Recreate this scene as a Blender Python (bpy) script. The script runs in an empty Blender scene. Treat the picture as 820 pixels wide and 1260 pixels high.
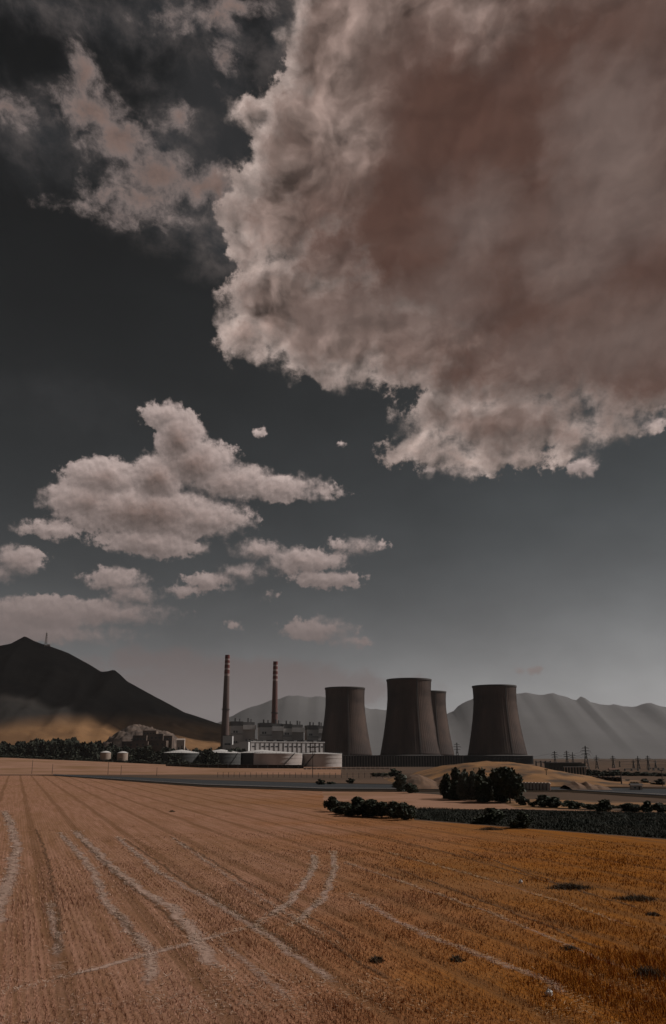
import bpy, bmesh, math, random
import numpy as np
from mathutils import Vector, Matrix

random.seed(7)
rng = np.random.default_rng(11)
sc = bpy.context.scene
C = sc.collection
R = math.radians

# ------------------------------------------------------------------ camera
CAM_H = 9.0
FPX = 1091.0                     # focal length in pixels of an 820 x 1260 picture
HZ = 932.0                       # row of the horizon in that picture
TILT = math.atan((HZ - 630.0) / FPX)
cam_d = bpy.data.cameras.new('camera')
cam_d.sensor_fit = 'VERTICAL'
cam_d.sensor_height = 24.0
cam_d.sensor_width = 24.0
cam_d.lens = 24.0 * FPX / 1260.0
cam_d.clip_start = 0.1
cam_d.clip_end = 90000.0
cam = bpy.data.objects.new('camera', cam_d)
cam.location = (0, 0, CAM_H)
cam.rotation_euler = (math.pi / 2 + TILT, 0, 0)
C.objects.link(cam)
sc.camera = cam

def ray(px, py):
    a, b, c = px - 410.0, 630.0 - py, FPX
    ct, st = math.cos(TILT), math.sin(TILT)
    return np.array([a, c * ct - b * st, c * st + b * ct])

def at(px, py, D):
    d = ray(px, py)
    k = D / d[1]
    return Vector((d[0] * k, D, CAM_H + d[2] * k))

def gnd(px, py, z=0.0):
    d = ray(px, py)
    k = (z - CAM_H) / d[2]
    return Vector((d[0] * k, d[1] * k, z))

def hgt(py, D):                  # height above the plain of a picture row at distance D
    return at(410, py, D).z

# ------------------------------------------------------------------ world: sky and clouds
SUN_EL, SUN_AZ = 40.0, 80.0      # degrees; azimuth clockwise from the view direction
SKY_STRENGTH = 0.10
SKY_A, SKY_P = 0.27, 2.35

world = bpy.data.worlds.new('World')
sc.world = world
world.use_nodes = True
wt = world.node_tree
for n in list(wt.nodes):
    wt.nodes.remove(n)

class S:
    """a socket with arithmetic"""
    def __init__(self, sock): self.s = sock
    def _b(self, o, op, rev=False):
        n = wt.nodes.new('ShaderNodeMath'); n.operation = op
        a, b = (o, self) if rev else (self, o)
        for i, v in enumerate((a, b)):
            if isinstance(v, S): wt.links.new(v.s, n.inputs[i])
            else: n.inputs[i].default_value = v
        return S(n.outputs[0])
    def __add__(self, o): return self._b(o, 'ADD')
    __radd__ = __add__
    def __sub__(self, o): return self._b(o, 'SUBTRACT')
    def __rsub__(self, o): return self._b(o, 'SUBTRACT', True)
    def __mul__(self, o): return self._b(o, 'MULTIPLY')
    __rmul__ = __mul__
    def __truediv__(self, o): return self._b(o, 'DIVIDE')
    def __pow__(self, o): return self._b(o, 'POWER')
    def max(self, o): return self._b(o, 'MAXIMUM')
    def min(self, o): return self._b(o, 'MINIMUM')
    def smax(self, o, k):
        n = wt.nodes.new('ShaderNodeMath'); n.operation = 'SMOOTH_MAX'
        wt.links.new(self.s, n.inputs[0]); wt.links.new(o.s, n.inputs[1]); n.inputs[2].default_value = k
        return S(n.outputs[0])
    def one(self, op):
        n = wt.nodes.new('ShaderNodeMath'); n.operation = op
        wt.links.new(self.s, n.inputs[0]); return S(n.outputs[0])
    def step(self, a, b):        # smoothstep
        n = wt.nodes.new('ShaderNodeMapRange'); n.interpolation_type = 'SMOOTHSTEP'
        wt.links.new(self.s, n.inputs[0]); n.inputs[1].default_value = a; n.inputs[2].default_value = b
        return S(n.outputs[0])
    def lin(self, a, b, c=0.0, d=1.0):
        n = wt.nodes.new('ShaderNodeMapRange'); n.clamp = True
        wt.links.new(self.s, n.inputs[0])
        for i, v in enumerate((a, b, c, d)): n.inputs[1 + i].default_value = v
        return S(n.outputs[0])

def vmath(op, a, b):
    n = wt.nodes.new('ShaderNodeVectorMath'); n.operation = op
    for i, v in enumerate((a, b)):
        if isinstance(v, S): wt.links.new(v.s, n.inputs[i])
        elif v is not None: n.inputs[i].default_value = v
    return S(n.outputs['Value'] if op in ('LENGTH', 'DOT_PRODUCT', 'DISTANCE') else n.outputs['Vector'])

def vscale(a, k):
    n = wt.nodes.new('ShaderNodeVectorMath'); n.operation = 'SCALE'
    wt.links.new(a.s, n.inputs[0])
    if isinstance(k, S): wt.links.new(k.s, n.inputs['Scale'])
    else: n.inputs['Scale'].default_value = k
    return S(n.outputs[0])

def comb(x, y, z=0.0):
    n = wt.nodes.new('ShaderNodeCombineXYZ')
    for i, v in enumerate((x, y, z)):
        if isinstance(v, S): wt.links.new(v.s, n.inputs[i])
        else: n.inputs[i].default_value = v
    return S(n.outputs[0])

def wnoise(p, scale, detail=4.0, rough=0.5, dist=0.0, color=False, lac=2.0):
    n = wt.nodes.new('ShaderNodeTexNoise'); n.noise_dimensions = '3D'
    wt.links.new(p.s, n.inputs['Vector'])
    n.inputs['Scale'].default_value = scale; n.inputs['Detail'].default_value = detail
    n.inputs['Roughness'].default_value = rough; n.inputs['Distortion'].default_value = dist
    n.inputs['Lacunarity'].default_value = lac
    return S(n.outputs[1] if color else n.outputs[0])

def wvoro(p, scale, detail=2.0, rough=0.5, smooth=0.35):
    n = wt.nodes.new('ShaderNodeTexVoronoi'); n.voronoi_dimensions = '2D'; n.feature = 'SMOOTH_F1'
    n.normalize = True
    wt.links.new(p.s, n.inputs['Vector'])
    n.inputs['Scale'].default_value = scale; n.inputs['Detail'].default_value = detail
    n.inputs['Roughness'].default_value = rough; n.inputs['Smoothness'].default_value = smooth
    return S(n.outputs['Distance'])

def cmix(f, a, b):
    n = wt.nodes.new('ShaderNodeMix'); n.data_type = 'RGBA'
    ins = [i for i in n.inputs if i.type == 'RGBA']
    if isinstance(f, S): wt.links.new(f.s, n.inputs[0])
    else: n.inputs[0].default_value = f
    for s_, v in zip(ins, (a, b)):
        if isinstance(v, S): wt.links.new(v.s, s_)
        else: s_.default_value = (*v, 1.0)
    return S([o for o in n.outputs if o.type == 'RGBA'][0])

def srgb(r, g, b, k=1.0):
    f = lambda c: ((c / 255.0 + 0.055) / 1.055) ** 2.4 if c > 10 else c / 255.0 / 12.92
    return (f(r) * k, f(g) * k, f(b) * k)

U = 1132.0                       # sky units per radian

def sky_uv(px, py):
    d = ray(px, py)
    return (math.atan2(d[0], d[1]) * U, math.atan2(d[2], math.hypot(d[0], d[1])) * U)

def blob(px, py, rx, ry):        # an ellipse of the sky: centre and radii in azimuth and elevation
    c = sky_uv(px, py)
    a = sky_uv(px + rx, py); b = sky_uv(px - rx, py)
    t = sky_uv(px, py - ry); u = sky_uv(px, py + ry)
    return (c[0], c[1], (a[0] - b[0]) / 2, (t[1] - u[1]) / 2)

tc = wt.nodes.new('ShaderNodeTexCoord')
sep = wt.nodes.new('ShaderNodeSeparateXYZ')
wt.links.new(tc.outputs['Generated'], sep.inputs[0])
DX, DY, DZ = (S(sep.outputs[i]) for i in range(3))
AZ = DX._b(DY, 'ARCTAN2') * U
EL = DZ.one('ARCSINE') * U
P = comb(AZ, EL)
NP = comb(AZ * (1.0 - DZ * DZ).max(0.0).one('SQRT'), EL)     # equal scale both ways, for the noises

def shape(p, blobs, k):
    f = None
    for (cx, cy, rx, ry) in blobs:
        n = wt.nodes.new('ShaderNodeVectorMath'); n.operation = 'MULTIPLY_ADD'
        wt.links.new(p.s, n.inputs[0])
        n.inputs[1].default_value = (1 / rx, 1 / ry, 0)
        n.inputs[2].default_value = (-cx / rx, -cy / ry, 0)
        l = vmath('LENGTH', S(n.outputs[0]), None)
        m = wt.nodes.new('ShaderNodeMath'); m.operation = 'MULTIPLY_ADD'
        wt.links.new(l.s, m.inputs[0]); q = min(rx, ry); m.inputs[1].default_value = -q; m.inputs[2].default_value = q
        h = S(m.outputs[0])
        f = h if f is None else f.smax(h, k)
    return f

BIG = [blob(*b) for b in (
    (640, 180, 270, 270), (860, 170, 360, 380), (720, -120, 420, 260), (430, 60, 80, 120),
    (400, 190, 92, 110), (318, 140, 34, 22), (350, 175, 34, 40), (322, 225, 34, 24), (350, 270, 72, 60), (302, 300, 26, 28), (350, 375, 74, 60), (302, 415, 34, 34),
    (410, 318, 70, 56), (420, 400, 100, 72), (520, 420, 120, 62), (650, 430, 200, 78), (790, 420, 130, 92),
    (615, 520, 110, 42), (520, 548, 46, 18), (700, 532, 80, 24), (575, 566, 52, 15), (640, 560, 60, 14), (538, 508, 40, 24), (762, 530, 22, 14))]
SMALL = [blob(*b) for b in (
    (206, 512, 34, 18), (222, 540, 34, 40), (195, 588, 40, 36), (240, 570, 60, 34), (128, 588, 56, 28), (110, 615, 62, 28), (66, 650, 44, 12), (180, 630, 120, 36),
    (280, 590, 66, 24), (335, 600, 72, 18), (396, 607, 32, 9), (185, 666, 74, 20), (250, 636, 70, 24),
    (318, 676, 30, 14), (375, 688, 58, 18), (438, 671, 34, 10), (258, 714, 36, 12), (300, 703, 30, 11), (400, 713, 50, 13), (228, 727, 24, 8),
    (22, 688, 38, 20), (-20, 702, 40, 16), (50, 756, 90, 24), (145, 712, 42, 14), (165, 730, 34, 14), (130, 752, 92, 18), (-10, 770, 90, 26), (60, 780, 110, 14),
    (393, 775, 46, 14), (430, 790, 24, 8), (290, 770, 12, 5),
    (318, 531, 9, 6), (420, 547, 6, 4), (718, 575, 22, 12), (803, 523, 18, 9), (575, 581, 22, 6), (528, 577, 8, 4),
    (652, 825, 16, 4), (330, 730, 8, 4))]
WISP = [blob(*b) for b in (
    (96, 95, 22, 32), (118, 140, 44, 32), (150, 175, 48, 36), (190, 215, 60, 34), (245, 235, 56, 34), (165, 250, 56, 22), (130, 240, 30, 16), (285, 290, 66, 60), (230, 270, 70, 40),
    (35, 150, 70, 34), (215, 150, 16, 14), (178, 100, 14, 8), (200, 180, 60, 40),
    (60, 10, 130, 26), (220, 20, 90, 44), (285, 50, 28, 40), (345, 40, 24, 80), (285, 90, 12, 24))]
WCORE = [blob(*b) for b in (
    (97, 92, 16, 28), (112, 135, 36, 26), (150, 170, 38, 26), (190, 215, 44, 26), (250, 232, 44, 20), (175, 240, 40, 16), (125, 238, 20, 12), (150, 262, 40, 8), (280, 75, 10, 22), (220, 150, 10, 12), (270, 235, 20, 24), (214, 26, 18, 10), (15, 135, 22, 14), (270, 20, 20, 16), (290, 5, 24, 12))]
VEIL = [blob(*b) for b in ((100, 498, 46, 26), (60, 485, 70, 16), (160, 20, 240, 50), (60, 170, 110, 60), (260, 160, 80, 120))]
BANK = [blob(*b) for b in (
    (190, 815, 90, 18), (300, 835, 160, 26), (110, 860, 160, 40), (400, 850, 130, 24), (230, 870, 220, 40), (640, 890, 200, 14), (-160, 830, 200, 40))]
# the thin, bright places of the big cloud and its heavy dark belly
LIT = [blob(*b) for b in (
    (400, 90, 50, 90), (430, 160, 34, 50), (340, 235, 44, 50), (420, 25, 60, 40), (520, 0, 90, 24), (590, 16, 34, 14), (310, 140, 30, 20), (305, 300, 30, 26),
    (320, 410, 50, 50), (420, 448, 80, 30), (355, 355, 44, 24), (395, 215, 30, 24),
    (530, 535, 60, 26), (570, 565, 60, 18), (720, 545, 70, 16), (560, 505, 50, 16))]
GLOW = [blob(*b) for b in (
    (590, 270, 30, 44), (660, 440, 34, 18), (690, 330, 40, 24), (740, 170, 60, 90), (560, 365, 30, 20), (520, 395, 36, 22), (770, 260, 50, 26), (760, 420, 60, 20), (400, 405, 90, 34), (610, 500, 70, 16))]
BELLY = [blob(*b) for b in (
    (560, 150, 90, 110), (650, 60, 130, 60), (480, 250, 60, 70), (620, 340, 56, 50), (560, 450, 100, 30), (480, 330, 70, 36), (790, 340, 60, 30), (720, 490, 90, 18), (395, 290, 44, 26), (650, 160, 80, 90), (640, 400, 60, 30))]

# one warp shared by every layer: slow drift, then the crinkles of the rim
n_lo = vmath('SUBTRACT', wnoise(NP, 1 / 85.0, 3, 0.5, color=True), (0.5, 0.5, 0.5))
n_hi = vmath('SUBTRACT', wnoise(NP, 1 / 24.0, 7, 0.62, color=True), (0.5, 0.5, 0.5))
WP = vmath('ADD', vmath('ADD', P, vscale(n_lo, 30.0)), vscale(n_hi, 20.0))
NWP = vmath('ADD', vmath('ADD', NP, vscale(n_lo, 30.0)), vscale(n_hi, 20.0))
NWS = vmath('ADD', vmath('ADD', NP, vscale(n_lo, 12.0)), vscale(n_hi, 13.0))
WS = vmath('ADD', vmath('ADD', P, vscale(n_lo, 12.0)), vscale(n_hi, 13.0))

SP = vmath('ADD', vmath('ADD', NP, vscale(n_lo, 60.0)), vscale(n_hi, 12.0))

def puffs(p, size, amp, detail, rough=0.55, smooth=0.22):
    v = wvoro(p, 1.0 / size, detail, rough, smooth)
    return (0.40 - v) * amp

def big_field(off):
    p = vmath('ADD', WP, (off[0], off[1], 0)) if off else WP
    q = vmath('ADD', NP, (off[0], off[1], 0)) if off else NP
    w = vmath('ADD', NWP, (off[0], off[1], 0)) if off else NWP
    return shape(p, BIG, 12.0) + puffs(w, 46.0, 30.0, 3.5, 0.55) + (wnoise(q, 1 / 30.0, 9, 0.64) - 0.5) * 62.0

def soft_field(off):
    q = vmath('ADD', SP, (off[0], off[1], 0)) if off else SP
    return puffs(q, 78.0, 86.0, 3.2, 0.46, 0.30) + (wnoise(q, 1 / 60.0, 6, 0.55) - 0.5) * 50.0

def small_field(off):
    p = vmath('ADD', WS, (off[0], off[1], 0)) if off else WS
    q = vmath('ADD', NP, (off[0], off[1], 0)) if off else NP
    w = vmath('ADD', NWS, (off[0], off[1], 0)) if off else NWS
    return shape(p, SMALL, 4.0) + puffs(w, 22.0, 11.0, 3.5, 0.6) + (wnoise(q, 1 / 13.0, 8, 0.64) - 0.5) * 25.0

# clear sky
sky = wt.nodes.new('ShaderNodeTexSky')
sky.sky_type = 'NISHITA'; sky.sun_disc = False
sky.sun_elevation = R(SUN_EL); sky.sun_rotation = R(SUN_AZ)
sky.altitude = 1600; sky.air_density = 1.0; sky.dust_density = 2.2; sky.ozone_density = 1.0
bw = wt.nodes.new('ShaderNodeRGBToBW'); wt.links.new(sky.outputs[0], bw.inputs[0])
lum = S(bw.outputs[0])
clear_v = (lum * SKY_A) ** SKY_P      # a deep polarised sky: steeper from horizon to zenith
mott = wnoise(vmath('MULTIPLY', NP, (1.0, 1.6, 1.0)), 1 / 160.0, 6, 0.55).lin(0.3, 0.7, 0.88, 1.12)
tint = cmix(EL.step(0.0, 380.0), (1.01, 0.99, 0.985), (0.90, 0.99, 1.05))
clear = vscale(tint, clear_v * mott)

K = 1.0 / SKY_STRENGTH
# big cloud
F0 = big_field(None)
F1 = big_field((-6.0, 7.0))
rel = ((F0 - F1) / 11.0).lin(-1.2, 1.2, -1.2, 1.2)
slow_e = wnoise(NP, 1 / 95.0, 4, 0.5).step(0.44, 0.62)
a_big = (F0 / (6.0 + slow_e * 18.0)).step(-0.45, 1.0)
slow = wnoise(NP, 1 / 110.0, 5, 0.55)
mid_n = wnoise(NWP, 1 / 48.0, 7, 0.58)
lit = (shape(WP, LIT, 24.0) + (mid_n - 0.5) * 130.0).step(-55.0, 45.0)
glow = (shape(WP, GLOW, 20.0) + (mid_n - 0.5) * 100.0).step(-50.0, 40.0)
belly = (shape(WP, BELLY, 24.0) + (slow - 0.5) * 120.0).step(-50.0, 50.0)
rim = 1.0 - F0.step(2.0, 40.0)
V0 = soft_field(None)
V1 = soft_field((-9.0, 11.0))
rel2 = ((V0 - V1) / 13.0).lin(-1.3, 1.3, -1.3, 1.3)
tone = slow.step(0.34, 0.66)
cav = V0.lin(-22.0, 26.0, 0.0, 1.0)
dark_c = cmix(tone * 0.6 + cav * 0.4, srgb(80, 62, 57, K), srgb(104, 86, 79, K))
dark_c = cmix(belly * 0.85, dark_c, srgb(81, 57, 49, K))
dark_c = cmix(glow * 0.7, dark_c, srgb(114, 98, 92, K))
body_c = cmix(lit * 0.85, dark_c, cmix(cav, srgb(90, 73, 66, K), srgb(146, 127, 119, K)))
big_c = cmix(rim * (lit * 0.45 + 0.45), body_c, srgb(162, 147, 140, K))
big_c = vscale(big_c, ((1.0 + rel2 * (lit * 0.42 + 0.12)) * (1.0 + rel * (rim * 0.34 + lit * 0.06 + 0.015))).max(0.3))
# small clouds
G0 = small_field(None)
G1 = small_field((2.5, 4.5))
relg = ((G0 - G1) / 5.5).lin(-1.2, 1.2, -1.2, 1.2)
a_small = (G0 / (4.0 + slow_e * 12.0)).step(-0.15, 1.0)
thk = G0.step(2.0, 44.0)
GS0 = shape(WS, SMALL, 8.0); GS1 = shape(vmath('ADD', WS, (3.0, 12.0, 0)), SMALL, 8.0)
relb = ((GS0 - GS1) / 13.0).lin(-1.0, 1.0, -1.0, 1.0)
pf0 = puffs(NWS, 24.0, 24.0, 3.5, 0.55, 0.12); pf1 = puffs(vmath('ADD', NWS, (1.5, 4.5, 0)), 24.0, 24.0, 3.5, 0.55, 0.12)
relp = ((pf0 - pf1) / 7.0).lin(-1.2, 1.2, -1.2, 1.2)
small_c = cmix(thk, srgb(150, 135, 130, K), srgb(97, 81, 75, K))
small_c = vscale(small_c, ((1.0 + relg * 0.24) * (1.0 + relb * 0.26) * (1.0 + relp * 0.30)).max(0.4))
far_f = EL.step(60.0, 330.0)
small_c = cmix(far_f, srgb(118, 105, 102, K), small_c)
a_small = a_small * (far_f * 0.25 + 0.75)
# wisps
fil = wnoise(vmath('ADD', NP, vscale(n_lo, 30.0)), 1 / 34.0, 10, 0.64)
H0 = shape(WP, WISP, 16.0) + (fil - 0.5) * 60.0
a_w = H0.step(-22.0, 40.0)
fin = wnoise(NWP, 1 / 13.0, 8, 0.66)
H1 = shape(WP, WCORE, 10.0) + (fil - 0.5) * 52.0 + (fin - 0.5) * 34.0
a_c = H1.step(-12.0, 16.0)
vl = (shape(WP, VEIL, 20.0) + (fil - 0.5) * 90.0).step(-30.0, 60.0)
wisp_c = cmix(fil.step(0.3, 0.7), srgb(50, 52, 55, K), srgb(92, 85, 83, K))
core_c = cmix(H1.step(0.0, 20.0), srgb(132, 119, 115, K), srgb(118, 99, 92, K))
core_c = vscale(core_c, fil.lin(0.3, 0.7, 0.74, 1.18) * fin.lin(0.3, 0.7, 0.82, 1.2))
# low bank near the horizon
BK = shape(WS, BANK, 14.0) + (wnoise(NP, 1 / 30.0, 7, 0.62) - 0.5) * 34.0
a_bk = BK.step(-4.0, 12.0) * 0.6
bank_c = srgb(108, 95, 93, K)

out = cmix(a_bk, clear, bank_c)
out = cmix(vl * 0.35, out, srgb(66, 66, 68, K))
out = cmix(a_w * 0.75, out, wisp_c)
out = cmix(a_c * 0.9, out, core_c)
out = cmix(a_small, out, small_c)
out = cmix(a_big, out, big_c)
bg = wt.nodes.new('ShaderNodeBackground'); bg.inputs['Strength'].default_value = SKY_STRENGTH
wo = wt.nodes.new('ShaderNodeOutputWorld')
wt.links.new(out.s, bg.inputs[0]); wt.links.new(bg.outputs[0], wo.inputs[0])
world.cycles.sampling_method = 'MANUAL'
world.cycles.sample_map_resolution = 512

# ------------------------------------------------------------------ sun, exposure
sun_d = bpy.data.lights.new('sun', 'SUN')
sun_d.energy = 3.3; sun_d.angle = R(0.5); sun_d.color = (1.0, 0.93, 0.87)
sun = bpy.data.objects.new('sun', sun_d)
to_sun = Vector((math.sin(R(SUN_AZ)) * math.cos(R(SUN_EL)), math.cos(R(SUN_AZ)) * math.cos(R(SUN_EL)), math.sin(R(SUN_EL))))
sun.rotation_euler = to_sun.to_track_quat('Z', 'Y').to_euler()
sun.location = (200, -50, 300)
C.objects.link(sun)
sc.view_settings.view_transform = 'Standard'
sc.view_settings.look = 'None'
sc.view_settings.exposure = 0.0
sc.view_settings.gamma = 1.0
sc.cycles.use_denoising = True
sc.cycles.max_bounces = 6
sc.cycles.volume_bounces = 1
sc.cycles.transparent_max_bounces = 12

# ------------------------------------------------------------------ helpers
def tag(o, label=None, cat=None, group=None, kind=None):
    if label: o['label'] = label
    if cat: o['category'] = cat
    if group: o['group'] = group
    if kind: o['kind'] = kind
    return o

def empty(name, loc, label, cat, group=None, rz=0.0):
    o = bpy.data.objects.new(name, None)
    o.empty_display_size = 1.0
    o.location = loc; o.rotation_euler = (0, 0, rz)
    C.objects.link(o)
    return tag(o, label, cat, group)

def copy_tree(o, parent=None):
    c = o.copy(); C.objects.link(c)
    if parent is not None: c.parent = parent
    for ch in list(o.children):
        copy_tree(ch, c)
    return c

class MB:
    def __init__(self): self.v, self.f = [], []
    def add(self, vs, fs):
        n = len(self.v); self.v += [tuple(p) for p in vs]; self.f += [tuple(i + n for i in f) for f in fs]
        return self
    def box(self, c, s, rz=0.0):
        cx, cy, cz = c; hx, hy, hz = s[0] / 2, s[1] / 2, s[2] / 2
        co, si = math.cos(rz), math.sin(rz)
        vs = []
        for z in (-hz, hz):
            for x, y in ((-hx, -hy), (hx, -hy), (hx, hy), (-hx, hy)):
                vs.append((cx + x * co - y * si, cy + x * si + y * co, cz + z))
        return self.add(vs, [(3, 2, 1, 0), (4, 5, 6, 7), (0, 1, 5, 4), (1, 2, 6, 5), (2, 3, 7, 6), (3, 0, 4, 7)])
    def beam(self, a, b, w, n=4, w2=None):
        a, b = Vector(a), Vector(b); d = (b - a)
        if d.length < 1e-6: return self
        d.normalize()
        u = d.orthogonal().normalized(); v = d.cross(u)
        vs = []
        for p, r in ((a, w / 2), (b, (w2 or w) / 2)):
            for k in range(n):
                t = 2 * math.pi * (k + .5) / n
                vs.append(p + (u * math.cos(t) + v * math.sin(t)) * r * (1.414 if n == 4 else 1))
        fs = [(k, (k + 1) % n, n + (k + 1) % n, n + k) for k in range(n)]
        fs += [tuple(range(n - 1, -1, -1)), tuple(range(n, 2 * n))]
        return self.add(vs, fs)
    def lathe(self, prof, n=48, c=(0, 0, 0), closed=False):
        vs, fs = [], []
        for r, z in prof:
            for k in range(n):
                t = 2 * math.pi * k / n
                vs.append((c[0] + r * math.cos(t), c[1] + r * math.sin(t), c[2] + z))
        m = len(prof)
        for i in range(m if closed else m - 1):
            j = (i + 1) % m
            for k in range(n):
                l = (k + 1) % n
                fs.append((i * n + k, i * n + l, j * n + l, j * n + k))
        return self.add(vs, fs)
    def cyl(self, c, r, h, n=24, r2=None):
        r2 = r if r2 is None else r2
        self.lathe([(r, 0), (r2, h)], n, c)
        m = len(self.v)
        self.f.append(tuple(range(m - n, m))); self.f.append(tuple(range(m - n - 1, m - 2 * n - 1, -1)))
        return self
    def build(self, name, m, parent=None, smooth=False, recalc=True):
        me = bpy.data.meshes.new(name)
        me.from_pydata(self.v, [], self.f)
        if recalc:
            bm = bmesh.new(); bm.from_mesh(me)
            bmesh.ops.recalc_face_normals(bm, faces=bm.faces); bm.to_mesh(me); bm.free()
        if smooth: me.polygons.foreach_set('use_smooth', [True] * len(me.polygons))
        me.materials.append(m)
        o = bpy.data.objects.new(name, me); C.objects.link(o)
        if parent is not None: o.parent = parent
        return o

def np_mesh(name, verts, nper, m, parent=None):
    """mesh of separate n-gons from an (N*nper, 3) array"""
    verts = np.asarray(verts, dtype=np.float32).reshape(-1, 3)
    nv = len(verts); nf = nv // nper
    me = bpy.data.meshes.new(name)
    me.vertices.add(nv); me.vertices.foreach_set('co', verts.ravel())
    me.loops.add(nv); me.loops.foreach_set('vertex_index', np.arange(nv, dtype=np.int32))
    me.polygons.add(nf); me.polygons.foreach_set('loop_start', np.arange(0, nv, nper, dtype=np.int32))
    me.polygons.foreach_set('loop_total', np.full(nf, nper, dtype=np.int32))
    me.update(calc_edges=True)
    me.materials.append(m)
    o = bpy.data.objects.new(name, me); C.objects.link(o)
    if parent is not None: o.parent = parent
    return o

_perm = np.random.default_rng(3).random((256, 256))
def vnoise(x, y):
    xi, yi = np.floor(x).astype(int), np.floor(y).astype(int)
    fx, fy = x - xi, y - yi
    fx = fx * fx * (3 - 2 * fx); fy = fy * fy * (3 - 2 * fy)
    g = lambda a, b: _perm[a & 255, b & 255]
    return (g(xi, yi) * (1 - fx) + g(xi + 1, yi) * fx) * (1 - fy) + (g(xi, yi + 1) * (1 - fx) + g(xi + 1, yi + 1) * fx) * fy
def fbm(x, y, oct=5, rough=0.5, ridged=False):
    x = np.asarray(x, float); y = np.asarray(y, float)
    s, a, t = 0, 1, 0
    for o in range(oct):
        v = vnoise(x * 2 ** o + 17 * o, y * 2 ** o + 31 * o)
        if ridged: v = 1 - np.abs(2 * v - 1)
        s = s + v * a; t += a; a *= rough
    return s / t

# ------------------------------------------------------------------ materials
def mat(name, c1, c2=None, scale=1.0, rough=0.85, detail=5.0, stretch=(1, 1, 1), bump=0.0, bscale=None, c3=None, scale3=0.1, island=0.0, spec=0.25, metal=0.0):
    m = bpy.data.materials.new(name); m.use_nodes = True
    nt = m.node_tree; b = nt.nodes['Principled BSDF']
    b.inputs['Roughness'].default_value = rough
    b.inputs['Specular IOR Level'].default_value = spec
    b.inputs['Metallic'].default_value = metal
    L = nt.links.new
    tcn = nt.nodes.new('ShaderNodeTexCoord')
    mp = nt.nodes.new('ShaderNodeMapping'); mp.inputs['Scale'].default_value = stretch
    L(tcn.outputs['Object'], mp.inputs[0])
    nz = nt.nodes.new('ShaderNodeTexNoise'); nz.inputs['Scale'].default_value = scale; nz.inputs['Detail'].default_value = detail
    nz.inputs['Roughness'].default_value = 0.6
    L(mp.outputs[0], nz.inputs['Vector'])
    rp = nt.nodes.new('ShaderNodeMapRange'); rp.inputs[1].default_value = 0.32; rp.inputs[2].default_value = 0.68
    L(nz.outputs[0], rp.inputs[0])
    def mixc(f, a, bb, blend='MIX'):
        n = nt.nodes.new('ShaderNodeMix'); n.data_type = 'RGBA'; n.blend_type = blend
        ins = [i for i in n.inputs if i.type == 'RGBA']
        if hasattr(f, 'is_output'): L(f, n.inputs[0])
        else: n.inputs[0].default_value = f
        for s_, v in zip(ins, (a, bb)):
            if hasattr(v, 'is_output'): L(v, s_)
            else: s_.default_value = (*v, 1)
        return [o for o in n.outputs if o.type == 'RGBA'][0]
    col = mixc(rp.outputs[0], c1, c2 or c1)
    if c3 is not None:
        n3 = nt.nodes.new('ShaderNodeTexNoise'); n3.inputs['Scale'].default_value = scale3; n3.inputs['Detail'].default_value = 6
        L(tcn.outputs['Object'], n3.inputs['Vector'])
        r3 = nt.nodes.new('ShaderNodeMapRange'); r3.inputs[1].default_value = 0.45; r3.inputs[2].default_value = 0.65
        L(n3.outputs[0], r3.inputs[0])
        col = mixc(r3.outputs[0], col, c3)
    if island > 0:
        g = nt.nodes.new('ShaderNodeNewGeometry')
        mr = nt.nodes.new('ShaderNodeMapRange'); mr.inputs[3].default_value = 1 - island; mr.inputs[4].default_value = 1 + island
        L(g.outputs['Random Per Island'], mr.inputs[0])
        vs = nt.nodes.new('ShaderNodeVectorMath'); vs.operation = 'SCALE'
        L(col, vs.inputs[0]); L(mr.outputs[0], vs.inputs['Scale'])
        col = vs.outputs[0]
    L(col, b.inputs['Base Color'])
    if bump > 0:
        nb = nt.nodes.new('ShaderNodeTexNoise'); nb.inputs['Scale'].default_value = bscale or scale * 4; nb.inputs['Detail'].default_value = 6
        L(mp.outputs[0], nb.inputs['Vector'])
        bp = nt.nodes.new('ShaderNodeBump'); bp.inputs['Strength'].default_value = bump; bp.inputs['Distance'].default_value = 0.2
        L(nb.outputs[0], bp.inputs['Height']); L(bp.outputs[0], b.inputs['Normal'])
    m['mixc'] = 0
    return m

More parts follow.
